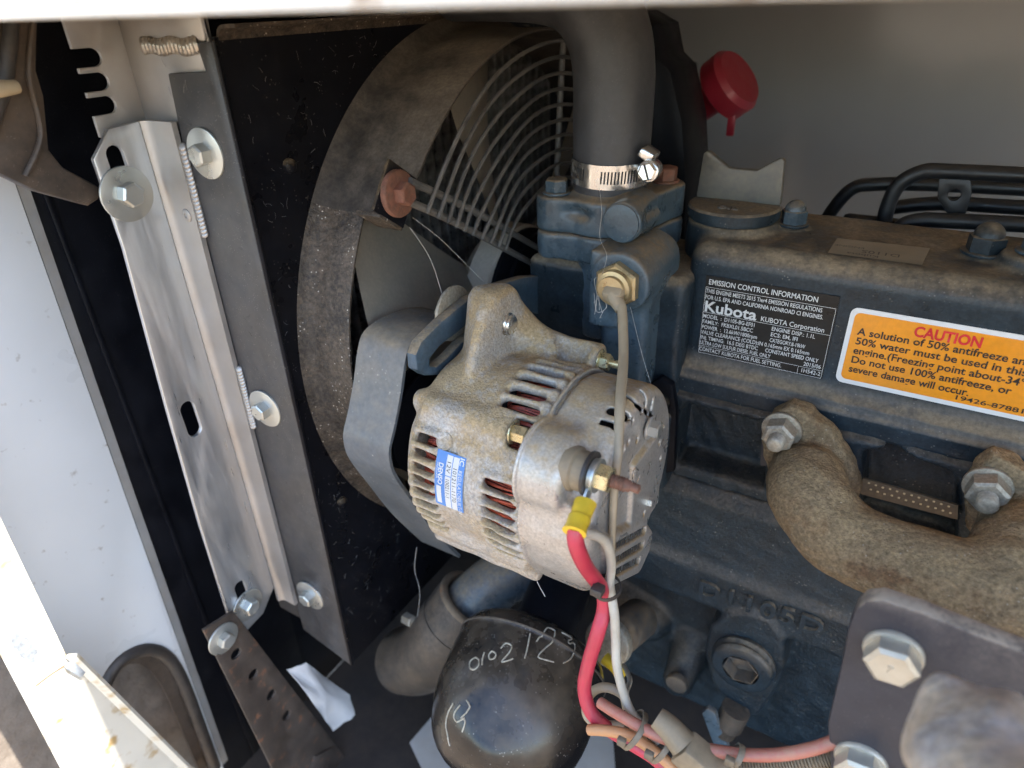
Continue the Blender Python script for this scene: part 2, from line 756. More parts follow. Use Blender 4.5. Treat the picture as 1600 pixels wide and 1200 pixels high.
M = dict(
    ground=mat('concrete_and_dirt', (0.25, 0.20, 0.145), 0.95, var=0.3, vscale=3, dust=0.5, dustcol=(0.17, 0.105, 0.055), dscale=2.2, bump=0.004, bscale=40),
    wall=mat('painted_enclosure_wall', (0.34, 0.342, 0.35), 0.16, var=0.05, vscale=6, top=0.3, rvar=0.03),
    roofw=mat('white_roof_paint', (0.74, 0.71, 0.64), 0.5, var=0.06, vscale=30, dust=0.06, speck=0.1, rust=0.05, rscale=60, rustcol=(0.35, 0.26, 0.18)),
    white=mat('white_panel_paint', (0.66, 0.67, 0.67), 0.35, var=0.02, vscale=14, rust=-0.06, rscale=70, rustcol=(0.34, 0.31, 0.27)),
    cream=mat('cream_frame_paint', (0.60, 0.56, 0.47), 0.45, var=0.04, vscale=20, rust=0.17, rscale=35, rustcol=(0.36, 0.24, 0.10)),
    chip=mat('bare_grey_primer', (0.22, 0.24, 0.26), 0.6, var=0.3, vscale=300),
    greyret=mat('grey_panel_edge', (0.24, 0.24, 0.235), 0.55, var=0.1, dust=0.15),
    blackp=mat('black_enamel', (0.0045, 0.005, 0.0075), 0.34, var=0.3, vscale=40, dust=0.006, top=0.5, speck=0.12, sscale=420, rvar=0.12, spec=0.14),
    blackflange=mat('dusty_black_enamel', (0.022, 0.023, 0.026), 0.40, var=0.3, vscale=40, dust=0.20, dscale=14, dustcol=(0.15, 0.135, 0.12), speck=0.4, fibre=0.6),
    blackm=mat('matt_black_post', (0.005, 0.0055, 0.008), 0.45, var=0.3, vscale=30, speck=0.08, spec=0.15),
    ring=mat('dusty_shroud_ring', (0.020, 0.019, 0.019), 0.55, var=0.3, vscale=30, dust=0.36, top=0.35, dustcol=(0.18, 0.145, 0.112), dscale=7, speck=0.05, sscale=600, bump=0.0003, bscale=160, spec=0.25, grain=0.2, gscale=500),
    ringlo=mat('gritty_shroud_ring', (0.014, 0.013, 0.013), 0.5, var=0.4, vscale=60, dust=0.30, top=0.3, dustcol=(0.20, 0.15, 0.105), dscale=40, speck=0.8, sscale=380, bump=0.0012, bscale=260, spec=0.3, grain=0.35, gscale=420),
    alum=mat('milled_aluminium', (0.60, 0.61, 0.62), 0.34, 0.9, var=0.07, vscale=25, streak=(9, 9, 1.0), dust=0.05, dscale=90, rvar=0.08, spec=0.5),
    alumd=mat('dull_aluminium', (0.42, 0.40, 0.38), 0.45, 0.8, var=0.12, vscale=30, dust=0.18, dustcol=(0.30, 0.25, 0.20)),
    weld=mat('weld_bead', (0.42, 0.38, 0.33), 0.35, 0.9, var=0.3, vscale=200, dust=0.2),
    zinc=mat('zinc_plate', (0.50, 0.51, 0.48), 0.33, 0.85, var=0.08, vscale=60, dust=0.10, dscale=60, dustcol=(0.30, 0.27, 0.22)),
    zincy=mat('yellow_zinc', (0.70, 0.62, 0.38), 0.30, 0.9, var=0.2, vscale=250, dust=0.12),
    steel=mat('bright_steel', (0.70, 0.69, 0.67), 0.22, 1.0, var=0.08, vscale=120, dust=0.06),
    rustbolt=mat('rusty_bolt', (0.15, 0.055, 0.035), 0.75, 0.0, var=0.4, vscale=300, dust=0.15, bump=0.0003, bscale=900),
    core=mat('radiator_fins', (0.016, 0.016, 0.018), 0.6, var=0.4, vscale=300, dust=0.05),
    slat=mat('radiator_tube', (0.16, 0.155, 0.15), 0.45, 0.0, var=0.5, vscale=60, dust=0.1, grain=0.5, gscale=160),
    wire=mat('guard_wire', (0.07, 0.068, 0.066), 0.5, 0.0, var=0.3, vscale=90, dust=0.35, dustcol=(0.20, 0.18, 0.155)),
    fan=mat('dusty_fan_plastic', (0.40, 0.36, 0.30), 0.6, var=0.1, vscale=30, dust=0.5, dustcol=(0.54, 0.47, 0.37)),
    altal=mat('dusty_cast_aluminium', (0.46, 0.45, 0.44), 0.46, 0.35, var=0.2, vscale=140, dust=0.55, top=0.7, dustcol=(0.43, 0.31, 0.17), dscale=34, speck=0.8, sscale=430, bump=0.0010, bscale=560, grain=0.26, gscale=700),
    capal=mat('dusty_pressed_aluminium', (0.52, 0.505, 0.48), 0.34, 0.6, var=0.14, vscale=60, dust=0.22, top=0.85, dustcol=(0.42, 0.30, 0.165), dscale=16, speck=0.4, sscale=430, bump=0.00025, bscale=500, grain=0.18, gscale=650),
    copper=mat('lacquered_copper', (0.50, 0.10, 0.055), 0.35, 0.2, var=0.4, vscale=200),
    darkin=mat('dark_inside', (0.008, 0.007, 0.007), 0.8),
    blue=mat('blue_label', (0.05, 0.20, 0.52), 0.45, dust=0.12, dscale=120),
    labwhite=mat('label_white', (0.62, 0.62, 0.60), 0.5, dust=0.15, dscale=120),
    ink=mat('label_ink', (0.03, 0.03, 0.035), 0.6),
    teal=mat('engine_paint', (0.018, 0.029, 0.038), 0.36, var=0.25, vscale=50, dust=0.015, top=0.9, dustcol=(0.25, 0.19, 0.125), dscale=14, speck=0.2, sscale=380, spec=0.25, bump=0.0003, bscale=300, grain=0.22, gscale=420),
    tealc=mat('clean_engine_paint', (0.058, 0.088, 0.112), 0.32, var=0.2, vscale=70, dust=0.02, top=0.75, dustcol=(0.26, 0.19, 0.115), dscale=30, speck=0.2, sscale=380, spec=0.4, bump=0.0002, bscale=300, grain=0.15, gscale=420),
    tealr=mat('rough_engine_casting', (0.013, 0.023, 0.031), 0.42, var=0.3, vscale=60, dust=0.02, top=0.6, dustcol=(0.17, 0.13, 0.09), dscale=14, speck=0.25, sscale=360, bump=0.0010, bscale=420, spec=0.32, grain=0.3, gscale=420),
    teald=mat('dusty_engine_casting', (0.020, 0.034, 0.046), 0.5, var=0.3, vscale=60, dust=0.6, top=0.5, dustcol=(0.20, 0.14, 0.085), dscale=16, bump=0.0005, bscale=420),
    strapp=mat('blue_painted_strap', (0.040, 0.075, 0.11), 0.4, var=0.2, vscale=60, dust=0.05, top=1.0, dustcol=(0.28, 0.215, 0.14), dscale=40, grain=0.2, gscale=420),
    greyguard=mat('grey_painted_guard', (0.085, 0.100, 0.115), 0.42, var=0.2, vscale=20, dust=0.12, top=0.75, dustcol=(0.27, 0.215, 0.15), dscale=12, speck=0.35, sscale=300, grain=0.12, gscale=300),
    rubber=mat('rubber_hose', (0.032, 0.034, 0.039), 0.5, var=0.14, vscale=50, dust=0.08, top=0.3, dustcol=(0.15, 0.145, 0.14), dscale=12, speck=0.12, grain=0.1, gscale=300),
    rubberd=mat('dusty_rubber_hose', (0.022, 0.020, 0.018), 0.55, var=0.2, vscale=50, dust=0.2, top=0.55, dustcol=(0.17, 0.125, 0.085), dscale=40, speck=0.3),
    mani=mat('rusty_cast_manifold', (0.20, 0.145, 0.088), 0.85, 0.0, spec=0.2, var=0.4, vscale=300, dust=0.34, top=0.4, dustcol=(0.38, 0.27, 0.145), dscale=26, speck=0.4, sscale=420, rust=0.2, rscale=38, rustcol=(0.12, 0.068, 0.038), bump=0.0014, bscale=480, grain=0.32, gscale=500),
    nutd=mat('dusty_nut', (0.36, 0.33, 0.27), 0.42, 0.5, var=0.2, vscale=300, dust=0.45, dustcol=(0.34, 0.26, 0.17), dscale=80, grain=0.2, gscale=600),
    gasket=mat('perforated_gasket', (0.10, 0.08, 0.055), 0.7, var=0.2, vscale=200, dust=0.2),
    gasketp=mat('gasket_metal', (0.50, 0.44, 0.30), 0.35, 0.8),
    filt=mat('black_filter_can', (0.006, 0.006, 0.007), 0.24, var=0.3, vscale=30, top=0.45, dust=0.01, dustcol=(0.15, 0.11, 0.07), dscale=14, speck=0.3, sscale=400, rvar=0.1, coat=0.0),
    marker=mat('paint_marker', (0.36, 0.31, 0.23), 0.7, var=0.4, vscale=400),
    red=mat('red_cable', (0.48, 0.030, 0.058), 0.42, var=0.12, vscale=60, dust=0.04, top=0.15, dustcol=(0.40, 0.26, 0.18)),
    pink=mat('faded_red_wire', (0.46, 0.12, 0.085), 0.5, var=0.2, vscale=60, dust=0.3, top=0.2, dustcol=(0.33, 0.23, 0.145), dscale=60),
    orange=mat('orange_wire', (0.52, 0.23, 0.09), 0.5, var=0.12, vscale=60, dust=0.22, dustcol=(0.40, 0.29, 0.18)),
    whitew=mat('white_wire', (0.50, 0.46, 0.38), 0.5, var=0.12, vscale=80, dust=0.35, dustcol=(0.33, 0.25, 0.165), dscale=60),
    tanw=mat('tan_wire', (0.38, 0.30, 0.20), 0.6, var=0.15, vscale=80, dust=0.3, dustcol=(0.34, 0.26, 0.17)),
    yellow=mat('yellow_crimp', (0.72, 0.47, 0.02), 0.38, var=0.15, vscale=90, dust=0.15, dscale=160, dustcol=(0.40, 0.27, 0.10)),
    blackpl=mat('dusty_black_plastic', (0.020, 0.019, 0.019), 0.5, var=0.2, vscale=60, dust=0.15, dustcol=(0.20, 0.15, 0.11)),
    tie=mat('dusty_cable_tie', (0.13, 0.105, 0.075), 0.55, var=0.2, vscale=100, dust=0.3),
    tanpl=mat('dusty_tan_plastic', (0.20, 0.155, 0.10), 0.6, var=0.2, vscale=80, dust=0.4),
    brass=mat('brass_fitting', (0.50, 0.38, 0.20), 0.36, 0.85, var=0.2, vscale=160, dust=0.25, dustcol=(0.38, 0.29, 0.19)),
    latch=mat('dusty_latch', (0.030, 0.024, 0.020), 0.5, var=0.3, vscale=40, dust=0.55, dustcol=(0.115, 0.082, 0.058), dscale=22, speck=0.2),
    knob=mat('tan_knob', (0.42, 0.33, 0.21), 0.5, var=0.1),
    perf=mat('rusty_perforated_strap', (0.045, 0.034, 0.028), 0.6, 0.2, var=0.3, vscale=70, dust=0.25, dustcol=(0.10, 0.075, 0.055), rust=0.05, rscale=90),
    bracket=mat('dark_grey_plate', (0.030, 0.030, 0.038), 0.5, 0.0, spec=0.3, var=0.14, vscale=30, dust=0.03, top=1.0, dustcol=(0.40, 0.32, 0.24), dscale=60, speck=0.15),
    flboltm=mat('dusty_flange_bolt', (0.52, 0.49, 0.41), 0.40, 0.55, var=0.14, vscale=120, dust=0.22, dustcol=(0.46, 0.38, 0.27)),
    elbow=mat('dusty_grey_casting', (0.34, 0.34, 0.36), 0.7, 0.0, var=0.2, vscale=40, dust=0.95, dustcol=(0.50, 0.41, 0.31), dscale=30, bump=0.0012, bscale=260, grain=0.25, gscale=260),
    bluetape=mat('blue_grey_wrap', (0.13, 0.15, 0.20), 0.6, var=0.2, vscale=40, dust=0.25, grain=0.2, gscale=200),
    redcap=mat('red_plastic_cap', (0.30, 0.010, 0.030), 0.42, var=0.08, coat=0.2, dust=0.05),
    cage=mat('black_cage_tube', (0.012, 0.013, 0.015), 0.42, var=0.2, top=0.05),
    emis=mat('black_emission_label', (0.010, 0.011, 0.012), 0.38, var=0.2, dust=0.02, dscale=60, spec=0.25),
    print_=mat('white_print', (0.62, 0.62, 0.60), 0.5, var=0.05),
    orangel=mat('orange_caution_sticker', (0.86, 0.30, 0.008), 0.38, var=0.05, vscale=20, dust=0.10, dscale=30, grain=0.06, gscale=300),
    stickw=mat('white_sticker_border', (0.74, 0.74, 0.73), 0.4, var=0.04, dust=0.08),
    redp=mat('red_print', (0.62, 0.018, 0.028), 0.4),
    blackpr=mat('black_print', (0.025, 0.018, 0.015), 0.5),
    toplabel=mat('faded_top_label', (0.30, 0.25, 0.18), 0.6, var=0.2, vscale=120, dust=0.3),
    toplabelp=mat('faded_top_print', (0.12, 0.10, 0.08), 0.7),
    floor=mat('grey_floor_paint', (0.035, 0.03, 0.027), 0.8, spec=0.15, var=0.3, vscale=12, dust=0.5, dscale=10, dustcol=(0.075, 0.055, 0.04)),
    frame_=mat('rusty_floor_frame', (0.12, 0.08, 0.05), 0.8, var=0.3, vscale=40, dust=0.4, rust=0.2),
    loom=mat('tan_corrugated_loom', (0.20, 0.15, 0.095), 0.6, var=0.2, dust=0.3),
    lint=mat('pale_lint', (0.15, 0.145, 0.14), 0.8, var=0.4, vscale=50),
    grip=mat('grey_cap_grip', (0.10, 0.105, 0.10), 0.55, var=0.15, vscale=60, dust=0.3, dustcol=(0.27, 0.22, 0.155), dscale=30),
    tray=mat('beige_tray_paint', (0.42, 0.385, 0.34), 0.6, var=0.1, vscale=20, dust=0.25, dscale=14),
    sheet=mat('white_plastic_sheet', (0.55, 0.555, 0.57), 0.4, var=0.05, vscale=30),
    outer=mat('dusty_slot_backing', (0.20, 0.17, 0.14), 0.8, var=0.35, vscale=25, dust=0.3, dustcol=(0.15, 0.11, 0.08), dscale=30, bump=0.002, bscale=60),
    web=mat('cobweb', (0.60, 0.56, 0.50), 0.8, var=0.1),
    leaf=mat('dry_leaf', (0.34, 0.24, 0.12), 0.8, var=0.3, vscale=200),
)

# ================================================================ setting; many coordinates from here on were baked from image pixels
# ground: one big sheet
g = MB()
g._add([(-60, -60, -1.0), (60, -60, -1.0), (60, 60, -1.0), (-60, 60, -1.0)], [(0, 1, 2, 3)])
part('ground', g, M['ground'], kind='structure')

# enclosure: floor sheet, back wall, right end wall added to darken it, roof with its front lip
t = MB().box((0.30, 0.535, -0.625), (1.46, 0.75, 0.004))
part('enclosure_floor', t, M['floor'], kind='structure')
t = MB().box((0.22, 0.902, -0.29), (1.50, 0.004, 0.70))
part('back_panel', t, M['wall'], label='smooth grey painted back panel of the enclosure behind the engine', cat='panel')
t = MB().box((1.02, 0.50, -0.29), (0.004, 0.79, 0.70))  # out of view, added to keep the interior dark
part('side_blocker', t, M['wall'], label='unseen grey end panel beyond the right edge, added to keep the enclosure dark', cat='panel')
t = MB().box((0.36, 0.113, -0.73), (1.32, 0.004, 0.30))  # out of view, added to cut light coming up from the ground
part('sill_blocker', t, M['cream'], label='unseen cream body panel below the door opening, added to block ground light', cat='panel')
roof = thing('enclosure_roof', 'white painted roof lip running along the top edge of the picture', 'roof', (0.25, 0.5, 0.06))
part('roof_sheet', MB().box((0.25, 0.515, 0.0615), (1.56, 0.80, 0.003)), M['roofw'], roof)
part('front_lip', MB().box((0.25, 0.1135, 0.0312), (1.56, 0.004, 0.0654), bev=0.0012), M['roofw'], roof)
part('lip_return', MB().box((0.25, 0.1205, -0.0001), (1.56, 0.0098, 0.0025), bev=0.0008), M['roofw'], roof)

# white end wall with the rounded slot, seen at the left
SLOT = [(0.1575, -0.70), (0.1610, -0.62), (0.1640, -0.52), (0.1635, -0.4815), (0.1590, -0.458), (0.1500, -0.4425), (0.1390, -0.4350), (0.1270, -0.4345), (0.1150, -0.4420), (0.1056, -0.4520), (0.0990, -0.4700), (0.0960, -0.50), (0.0960, -0.70)]
wl = thing('end_panel', 'bright white painted end panel with a rounded slot at the far left', 'panel', (-0.451, 0.1, -0.8))
t = MB().plate((-0.453, 0, 0), (0, 1, 0), (0, 0, 1), [(0.080, -0.75), (0.1640, -0.75), (0.1676, -0.627), (0.1775, -0.3104), (0.1857, -0.0814), (0.189, 0.055), (0.080, 0.055)], [SLOT], 0.003, bev=0.0006)
part('sheet', t, M['white'], wl)
# folded return along the inner edge
t = MB().sweep([(-0.4505, 0.1680, -0.627), (-0.4505, 0.1779, -0.3104), (-0.4505, 0.1861, -0.0814), (-0.4505, 0.1894, 0.055)], (0, 0.0062, 0), 0.0015)
part('edge_strip', t, M['greyret'], wl)
t = MB().box((-0.505, 0.12, -0.60), (0.003, 0.20, 0.42))  # added brown sheet behind the slot, stands in for the shaded ground
part('slot_backing', t, M['outer'], wl)
# rubber trim round the slot
t = MB().tube([(-0.4495, a, b) for a, b in SLOT[1:-1]], 0.0050, seg=12, n=4)
part('slot_trim', t, M['blackpl'], wl)

inn = [(a + (0.1285 - a) * 0.36, b - 0.012 if b > -0.66 else b) for a, b in SLOT]
t = MB().plate((-0.4575, 0, 0), (0, 1, 0), (0, 0, 1), SLOT, [inn[1:-1] + [(inn[-2][0], -0.69), (inn[1][0], -0.69)]], 0.0025)
part('inner_trim', t, M['latch'], wl)
t = MB().box((-0.458, 0.59, -0.30), (0.003, 0.62, 0.72))  # added panel, stops light leaking in behind the radiator
part('light_baffle', t, M['blackm'], label='added black panel closing the light leak behind the radiator', cat='panel')

# cream door frame at the lower left
fr = thing('door_frame', 'sunlit cream door frame with chipped paint at the lower left corner', 'frame', (-0.41, 0.08, -0.75))
t = MB().plate((-0.4025, 0, 0), (0, 1, 0), (0, 0, 1), [(0.0645, 0.05), (0.0636, -0.321), (0.0594, -0.4294), (0.055, -0.60), (0.150, -0.60), (0.1217, -0.5205), (0.0908, -0.3537), (0.0945, -0.235), (0.0985, 0.05)], (), 0.0025, bev=0.0008)
part('post', t, M['cream'], fr)
t = MB().sweep([(-0.3995, 0.0912, -0.352), (-0.3995, 0.1221, -0.5200), (-0.3995, 0.152, -0.60)], (0.005, 0.004, 0.0), 0.0025)
part('sill_edge', t, M['cream'], fr)
t = MB().box((-0.3985, 0.0925, -0.3645), (0.005, 0.008, 0.014), rot=Matrix.Rotation(0.32, 3, 'X'), bev=0.0005)
part('seal_block', t, M['chip'], fr)
t = MB().tube([(-0.3996,0.0698,-0.358),(-0.3996,0.0784,-0.3577),(-0.3996,0.0872,-0.3586)], 0.0004, seg=6)
part('seam', t, M['frame_'], fr)
rr = random.Random(3)
pts = [(0.0, 0.0)]
ch = []
cc = [(0.0747,-0.3274)][0]
for i in range(22):
    a = 2 * math.pi * i / 22
    ch.append((cc[0] + math.cos(a) * 0.0042 * (0.75 + 0.5 * rr.random()), cc[1] + math.sin(a) * 0.0125 * (0.75 + 0.5 * rr.random()) + math.cos(a) * -0.004))
t = MB().plate((-0.4001, 0, 0), (0, 1, 0), (0, 0, 1), ch, (), 0.0003)
part('paint_chip', t, M['chip'], fr)

# black upright beside the end panel
t = MB().box((-0.4550, 0.2245, -0.36), (0.004, 0.110, 0.83), bev=0.001).box((-0.4520, 0.2000, -0.36), (0.003, 0.004, 0.83), bev=0.0012)
part('frame_upright', t, M['blackm'], label='black enamelled upright between the white panel and the aluminium angle', cat='post')

# ================================================================ radiator side
def bolt_set(parent, c, n, rw, af, h, mw, mb, tw=0.0016, up=(0, 0, 1), rot=0.2, name='bolt', stud=0.0):
    """washer + hex head (+ stud tip) as a part with sub-part"""
    c, n = Vector(c), Vector(n).normalized()
    b = part(name, MB().hexa(c + n * tw, c + n * (tw + h), af, bev=af * 0.07, rotz=rot, up=up), mb, parent, smooth=25)
    part('washer', MB().cyl(c, c + n * tw, rw, seg=40, bev=tw * 0.3), mw, b)
    if stud > 0:
        pr = [(0, af * 0.27)]
        k = int(stud / 0.0012)
        for i in range(k):
            pr += [(i * 0.0012 + 0.0003, af * 0.29), (i * 0.0012 + 0.0009, af * 0.255)]
        pr += [(stud, af * 0.22)]
        part('stud', MB().lathe(c + n * (tw + h * 0.9), n, pr, 20), mb, b)
    return b


FC = (0.4297, -0.2036)      # fan axis (y, z)
FR = 0.1863
XP = -0.300                 # shroud plate

sh = thing('fan_shroud', 'black enamelled fan shroud with a dusty round collar', 'shroud', (-0.30, 0.43, -0.45))
out = [(0.2235, -0.446), (0.66, -0.446), (0.66, -0.012), (0.2265, -0.012)]
t = MB().plate((XP - 0.002, 0, 0), (0, 1, 0), (0, 0, 1), out, [circle(FC, FR - 0.001, 72)], 0.002)
part('plate', t, M['blackp'], sh)
# rolled top edge and dark strip above it
pr = [(XP, 0, -0.0135)] + [(XP + 0.005 - 0.005 * math.cos(a), 0, -0.0135 + 0.005 * math.sin(a)) for a in (0.4, 0.8, 1.2, 1.57)] + [(XP + 0.013, 0, -0.0085)]
t = MB().sweep([(a, 0.2290, c) for a, b, c in pr], (0, 0.43, 0), 0.0016)
part('top_fold', t, M['ringlo'], sh)
t = MB().box((XP + 0.004, 0.445, 0.004), (0.010, 0.43, 0.016), bev=0.002)
part('top_strip', t, M['blackp'], sh)
# front flange looking at the door, with a step at the top
fl = [(-0.3490, -0.4345), (-0.3005, -0.4460), (-0.2985, -0.300), (-0.2975, -0.0135), (-0.3085, -0.0140), (-0.3065, -0.0262), (-0.3360, -0.0276), (-0.3440, -0.1100), (-0.3480, -0.2950)]
t = MB().plate((0, 0.2245, 0), (1, 0, 0), (0, 0, 1), fl, (), 0.002, bev=0.0007)
part('front_flange', t, M['blackflange'], sh)
t = MB().tube([(-0.2985, 0.2245, -0.0135), (-0.2985, 0.2245, -0.20), (-0.3000, 0.2240, -0.446)], 0.0016, seg=10)
part('bend', t, M['blackp'], sh)
for (x, z) in ((-0.3205, -0.0644), (-0.3245, -0.2182), (-0.3274, -0.3838)):
    bolt_set(sh, (x, 0.2225, z), (0.05, -1, 0.0), 0.0128, 0.0098, 0.0062, M['zinc'], M['zinc'], rot=0.4)
for (px, pz) in ((0.2555, -0.0755), (0.245, -0.30)):
    t = MB().lathe((XP, px, pz), (1, 0, 0), [(0, 0.0042), (0.002, 0.0038), (0.0032, 0.0022), (0.0036, 0.0)], 18)
    part('rivet', t, M['blackp'], sh)


def ring(x1, a0, a1, r, name, m, seg=90):
    """collar wall with a flared root fillet, outside and inside faces; angles from -Y towards +Z"""
    L = x1 - XP
    pr = [(0.0, r + 0.009), (0.002, r + 0.0055), (0.005, r + 0.0025), (0.010, r), (L - 0.001, r - 0.0004), (L, r - 0.0010), (L, r - 0.0022), (L - 0.001, r - 0.003), (0.0, r - 0.003)]
    vs, fs = [], []
    n = len(pr)
    for i in range(seg + 1):
        a = math.radians(a0 + (a1 - a0) * i / seg)
        for (tt, rad) in pr:
            vs.append((XP + tt, FC[0] - rad * math.cos(a), FC[1] + rad * math.sin(a)))
    for i in range(seg):
        for j in range(n - 1):
            fs.append((i * n + j, i * n + j + 1, (i + 1) * n + j + 1, (i + 1) * n + j))
    fs.append(tuple(range(n)))
    fs.append(tuple(seg * n + k for k in range(n))[::-1])
    mb = MB()
    mb._add(vs, fs)
    return part(name, mb, m, sh, smooth=50)


ring(-0.240, 33.0, 200, FR - 0.0005, 'collar', M['ring'])
ring(-0.2685, -160, 33.0, FR - 0.0005, 'lower_collar', M['ringlo'])
# bracket tab at the end of the deep collar with its rusty bolt
bc = (-0.236,0.2694,-0.0871)
phi = math.atan2(bc[2] - FC[1], FC[0] - bc[1])
rad_ = Matrix.Rotation(math.pi - phi, 3, 'X')


def rpt(x, f, r):
    return (x, FC[0] - r * math.cos(f), FC[1] + r * math.sin(f))


part('tab_face', MB().box(rpt(-0.2405, phi, 0.1965), (0.0024, 0.026, 0.028), rot=rad_, bev=0.0008), M['blackp'], sh)
part('collar_tab', MB().box(rpt(-0.2480, phi - 0.074, 0.1945), (0.0170, 0.020, 0.0022), rot=rad_, bev=0.0006), M['ringlo'], sh)
bolt_set(sh, (-0.2392, bc[1], bc[2]), (1, 0.0, 0.05), 0.0122, 0.0108, 0.0060, M['rustbolt'], M['rustbolt'], tw=0.004, rot=0.5, name='rusty_bolt')

# wire guard: concentric wires over the upper half, carried by two bars
gd = thing('fan_guard', 'black wire fan guard of concentric arcs inside the shroud collar', 'fan guard', (-0.232, 0.43, -0.2))
XG = -0.232
bar1 = [(-0.2345,0.2763,-0.0819),(-0.2345,0.3323,-0.1119),(-0.2345,0.4167,-0.1626)]
bar2 = [(-0.2345,0.2707,-0.0902),(-0.2345,0.3183,-0.1167),(-0.2345,0.4052,-0.1697)]
for i, R_ in enumerate([0.1775, 0.1678, 0.158, 0.1482, 0.1384, 0.1286, 0.1188, 0.109, 0.0992, 0.0894]):
    # each wire ends on the lower bar
    qa, qb = bar2[0], bar2[-1]
    best = min(((abs(math.hypot(qa[1] + (qb[1] - qa[1]) * f_ / 200 - FC[0], qa[2] + (qb[2] - qa[2]) * f_ / 200 - FC[1]) - R_), f_) for f_ in range(201)))
    fy, fz = qa[1] + (qb[1] - qa[1]) * best[1] / 200, qa[2] + (qb[2] - qa[2]) * best[1] / 200
    a_end = math.degrees(math.atan2(fz - FC[1], FC[0] - fy)) - 0.6
    pts_ = []
    for k in range(40):
        a = math.radians(a_end + (168 - a_end) * k / 39)
        pts_.append((XG + 0.001 * math.sin(k * 0.5 + i), FC[0] - R_ * math.cos(a), FC[1] + R_ * math.sin(a)))
    part('wire', MB().tube(pts_, 0.00125, seg=8, smooth=False), M['wire'], gd)
for b_ in (bar1, bar2):
    part('bar', MB().tube(b_, 0.0022, seg=8), M['wire'], gd)
for a in (96,):
    a = math.radians(a)
    part('bar', MB().tube([(XG - 0.003, FC[0] - r_ * math.cos(a), FC[1] + r_ * math.sin(a)) for r_ in (0.08, 0.12, 0.178)], 0.0022, seg=8), M['wire'], gd)

# radiator core behind: upright tubes in front of dark fins
rd = thing('radiator', 'dark radiator core with upright tubes behind the fan guard', 'radiator', (-0.36, 0.43, -0.45))
part('fin_block', MB().box((-0.372, 0.44, -0.225), (0.024, 0.42, 0.42)), M['core'], rd)
tube_me = MB().box((0, 0, 0), (0.010, 0.0034, 0.412), bev=0.0014).mesh('radiator_tube')
shade(tube_me, 40)
tube_me.materials.append(M['slat'])
for i in range(34):
    o = bpy.data.objects.new('radiator_tube', tube_me)
    COL.objects.link(o)
    o.parent = rd
    o.location = Vector((-0.3525, 0.2385 + i * 0.0120, -0.225)) - BASE[rd.name]
# beaded fin strips between the tubes: cheap joined zigzag
zz = MB()
for i in range(33):
    y0 = 0.2385 + i * 0.0120 + 0.002
    n_ = 70
    vs = []
    for k in range(n_ + 1):
        z = -0.43 + k * 0.41 / n_
        x = -0.356 + (0.0035 if k % 2 else -0.0035)
        vs += [(x, y0, z), (x, y0 + 0.008, z)]
    zz._add(vs, [(2 * k, 2 * k + 1, 2 * k + 3, 2 * k + 2) for k in range(n_)])
part('fins', zz, M['core'], rd, smooth=None, kind='stuff')

# fan
fan = thing('cooling_fan', 'dusty grey engine fan with broad blades inside the shroud', 'fan', (-0.27, FC[0], FC[1]))
part('hub', MB().lathe((-0.292, FC[0], FC[1]), (1, 0, 0), [(0, 0.04), (0.012, 0.052), (0.03, 0.052), (0.034, 0.046), (0.036, 0.0)], 40), M['fan'], fan)


def blade(ang):
    vs, fs = [], []
    nr, nc = 10, 8
    for i in range(nr + 1):
        f = i / nr
        r = 0.048 + (0.172 - 0.048) * f
        half = math.radians(19 + 5 * f - 2 * f * f) * (1.0 if f < 0.95 else 0.93)
        tw = math.radians(40 - 14 * f)
        for j in range(nc + 1):
            c = j / nc * 2 - 1
            a = ang + c * half
            x = -0.277 - c * half * r * math.tan(tw) * 0.85 + 0.004 * (1 - c * c)
            vs.append((x, FC[0] - r * math.cos(a), FC[1] + r * math.sin(a)))
    for i in range(nr):
        for j in range(nc):
            q = i * (nc + 1) + j
            fs.append((q, q + 1, q + nc + 2, q + nc + 1))
    mb = MB()
    mb._add(vs, fs)
    r = bmesh.ops.solidify(mb.bm, geom=list(mb.bm.faces), thickness=0.0025)
    return mb


for k in range(6):
    part('blade', blade(math.radians(19 + 60 * k)), M['fan'], fan, smooth=45)

# aluminium angle with slots, bolts and weld
an = thing('aluminium_angle', 'bright aluminium angle bracket with slots and two washered bolts', 'bracket', (-0.36, 0.2, -0.42))
XA = -0.360


def slot_at(cy, cz, w, h, lean=-0.02):
    r = w / 2
    lp = arc_pts((0, h / 2 - r), r, 0, 180, 8) + arc_pts((0, -h / 2 + r), r, 180, 360, 8)
    return [(cy + a + b * lean, cz + b) for a, b in lp]


s1 = [(0.198,-0.0699)][0]
s2 = [(0.1936,-0.2211)][0]
s3 = [(0.1902,-0.3682)][0]
poly = [(0.2155, -0.050), (0.1985, -0.0512), (0.1865, -0.0635), (0.1870, -0.11), (0.1815, -0.205), (0.1775, -0.295), (0.1755, -0.395), (0.1860, -0.4035), (0.2010, -0.4010), (0.2155, -0.386)]
t = MB().plate((XA - 0.003, 0, 0), (0, 1, 0), (0, 0, 1), poly, [slot_at(s1[0], s1[1], 0.0090, 0.022), slot_at(s2[0], s2[1], 0.0095, 0.025), slot_at(s3[0], s3[1], 0.0085, 0.020)], 0.003, bev=0.0005)
part('web', t, M['alum'], an)
t = MB().sweep([(XA, 0.2155, 0), (XA + 0.0006, 0.2172, 0), (XA + 0.0024, 0.2186, 0), (XA + 0.005, 0.219, 0), (XA + 0.0215, 0.219, 0)], (0, 0, -0.352), 0.003)
for v_ in t.bm.verts:
    v_.co.z += -0.050
    v_.co.x += 0.0  # flange leans a little with height, as the strip beside it does
    if v_.co.x > XA + 0.01:
        v_.co.x += (v_.co.z + 0.05) * 0.020
part('flange', t, M['alumd'], an)
wb1 = [(-0.36,0.197,-0.0831)][0]
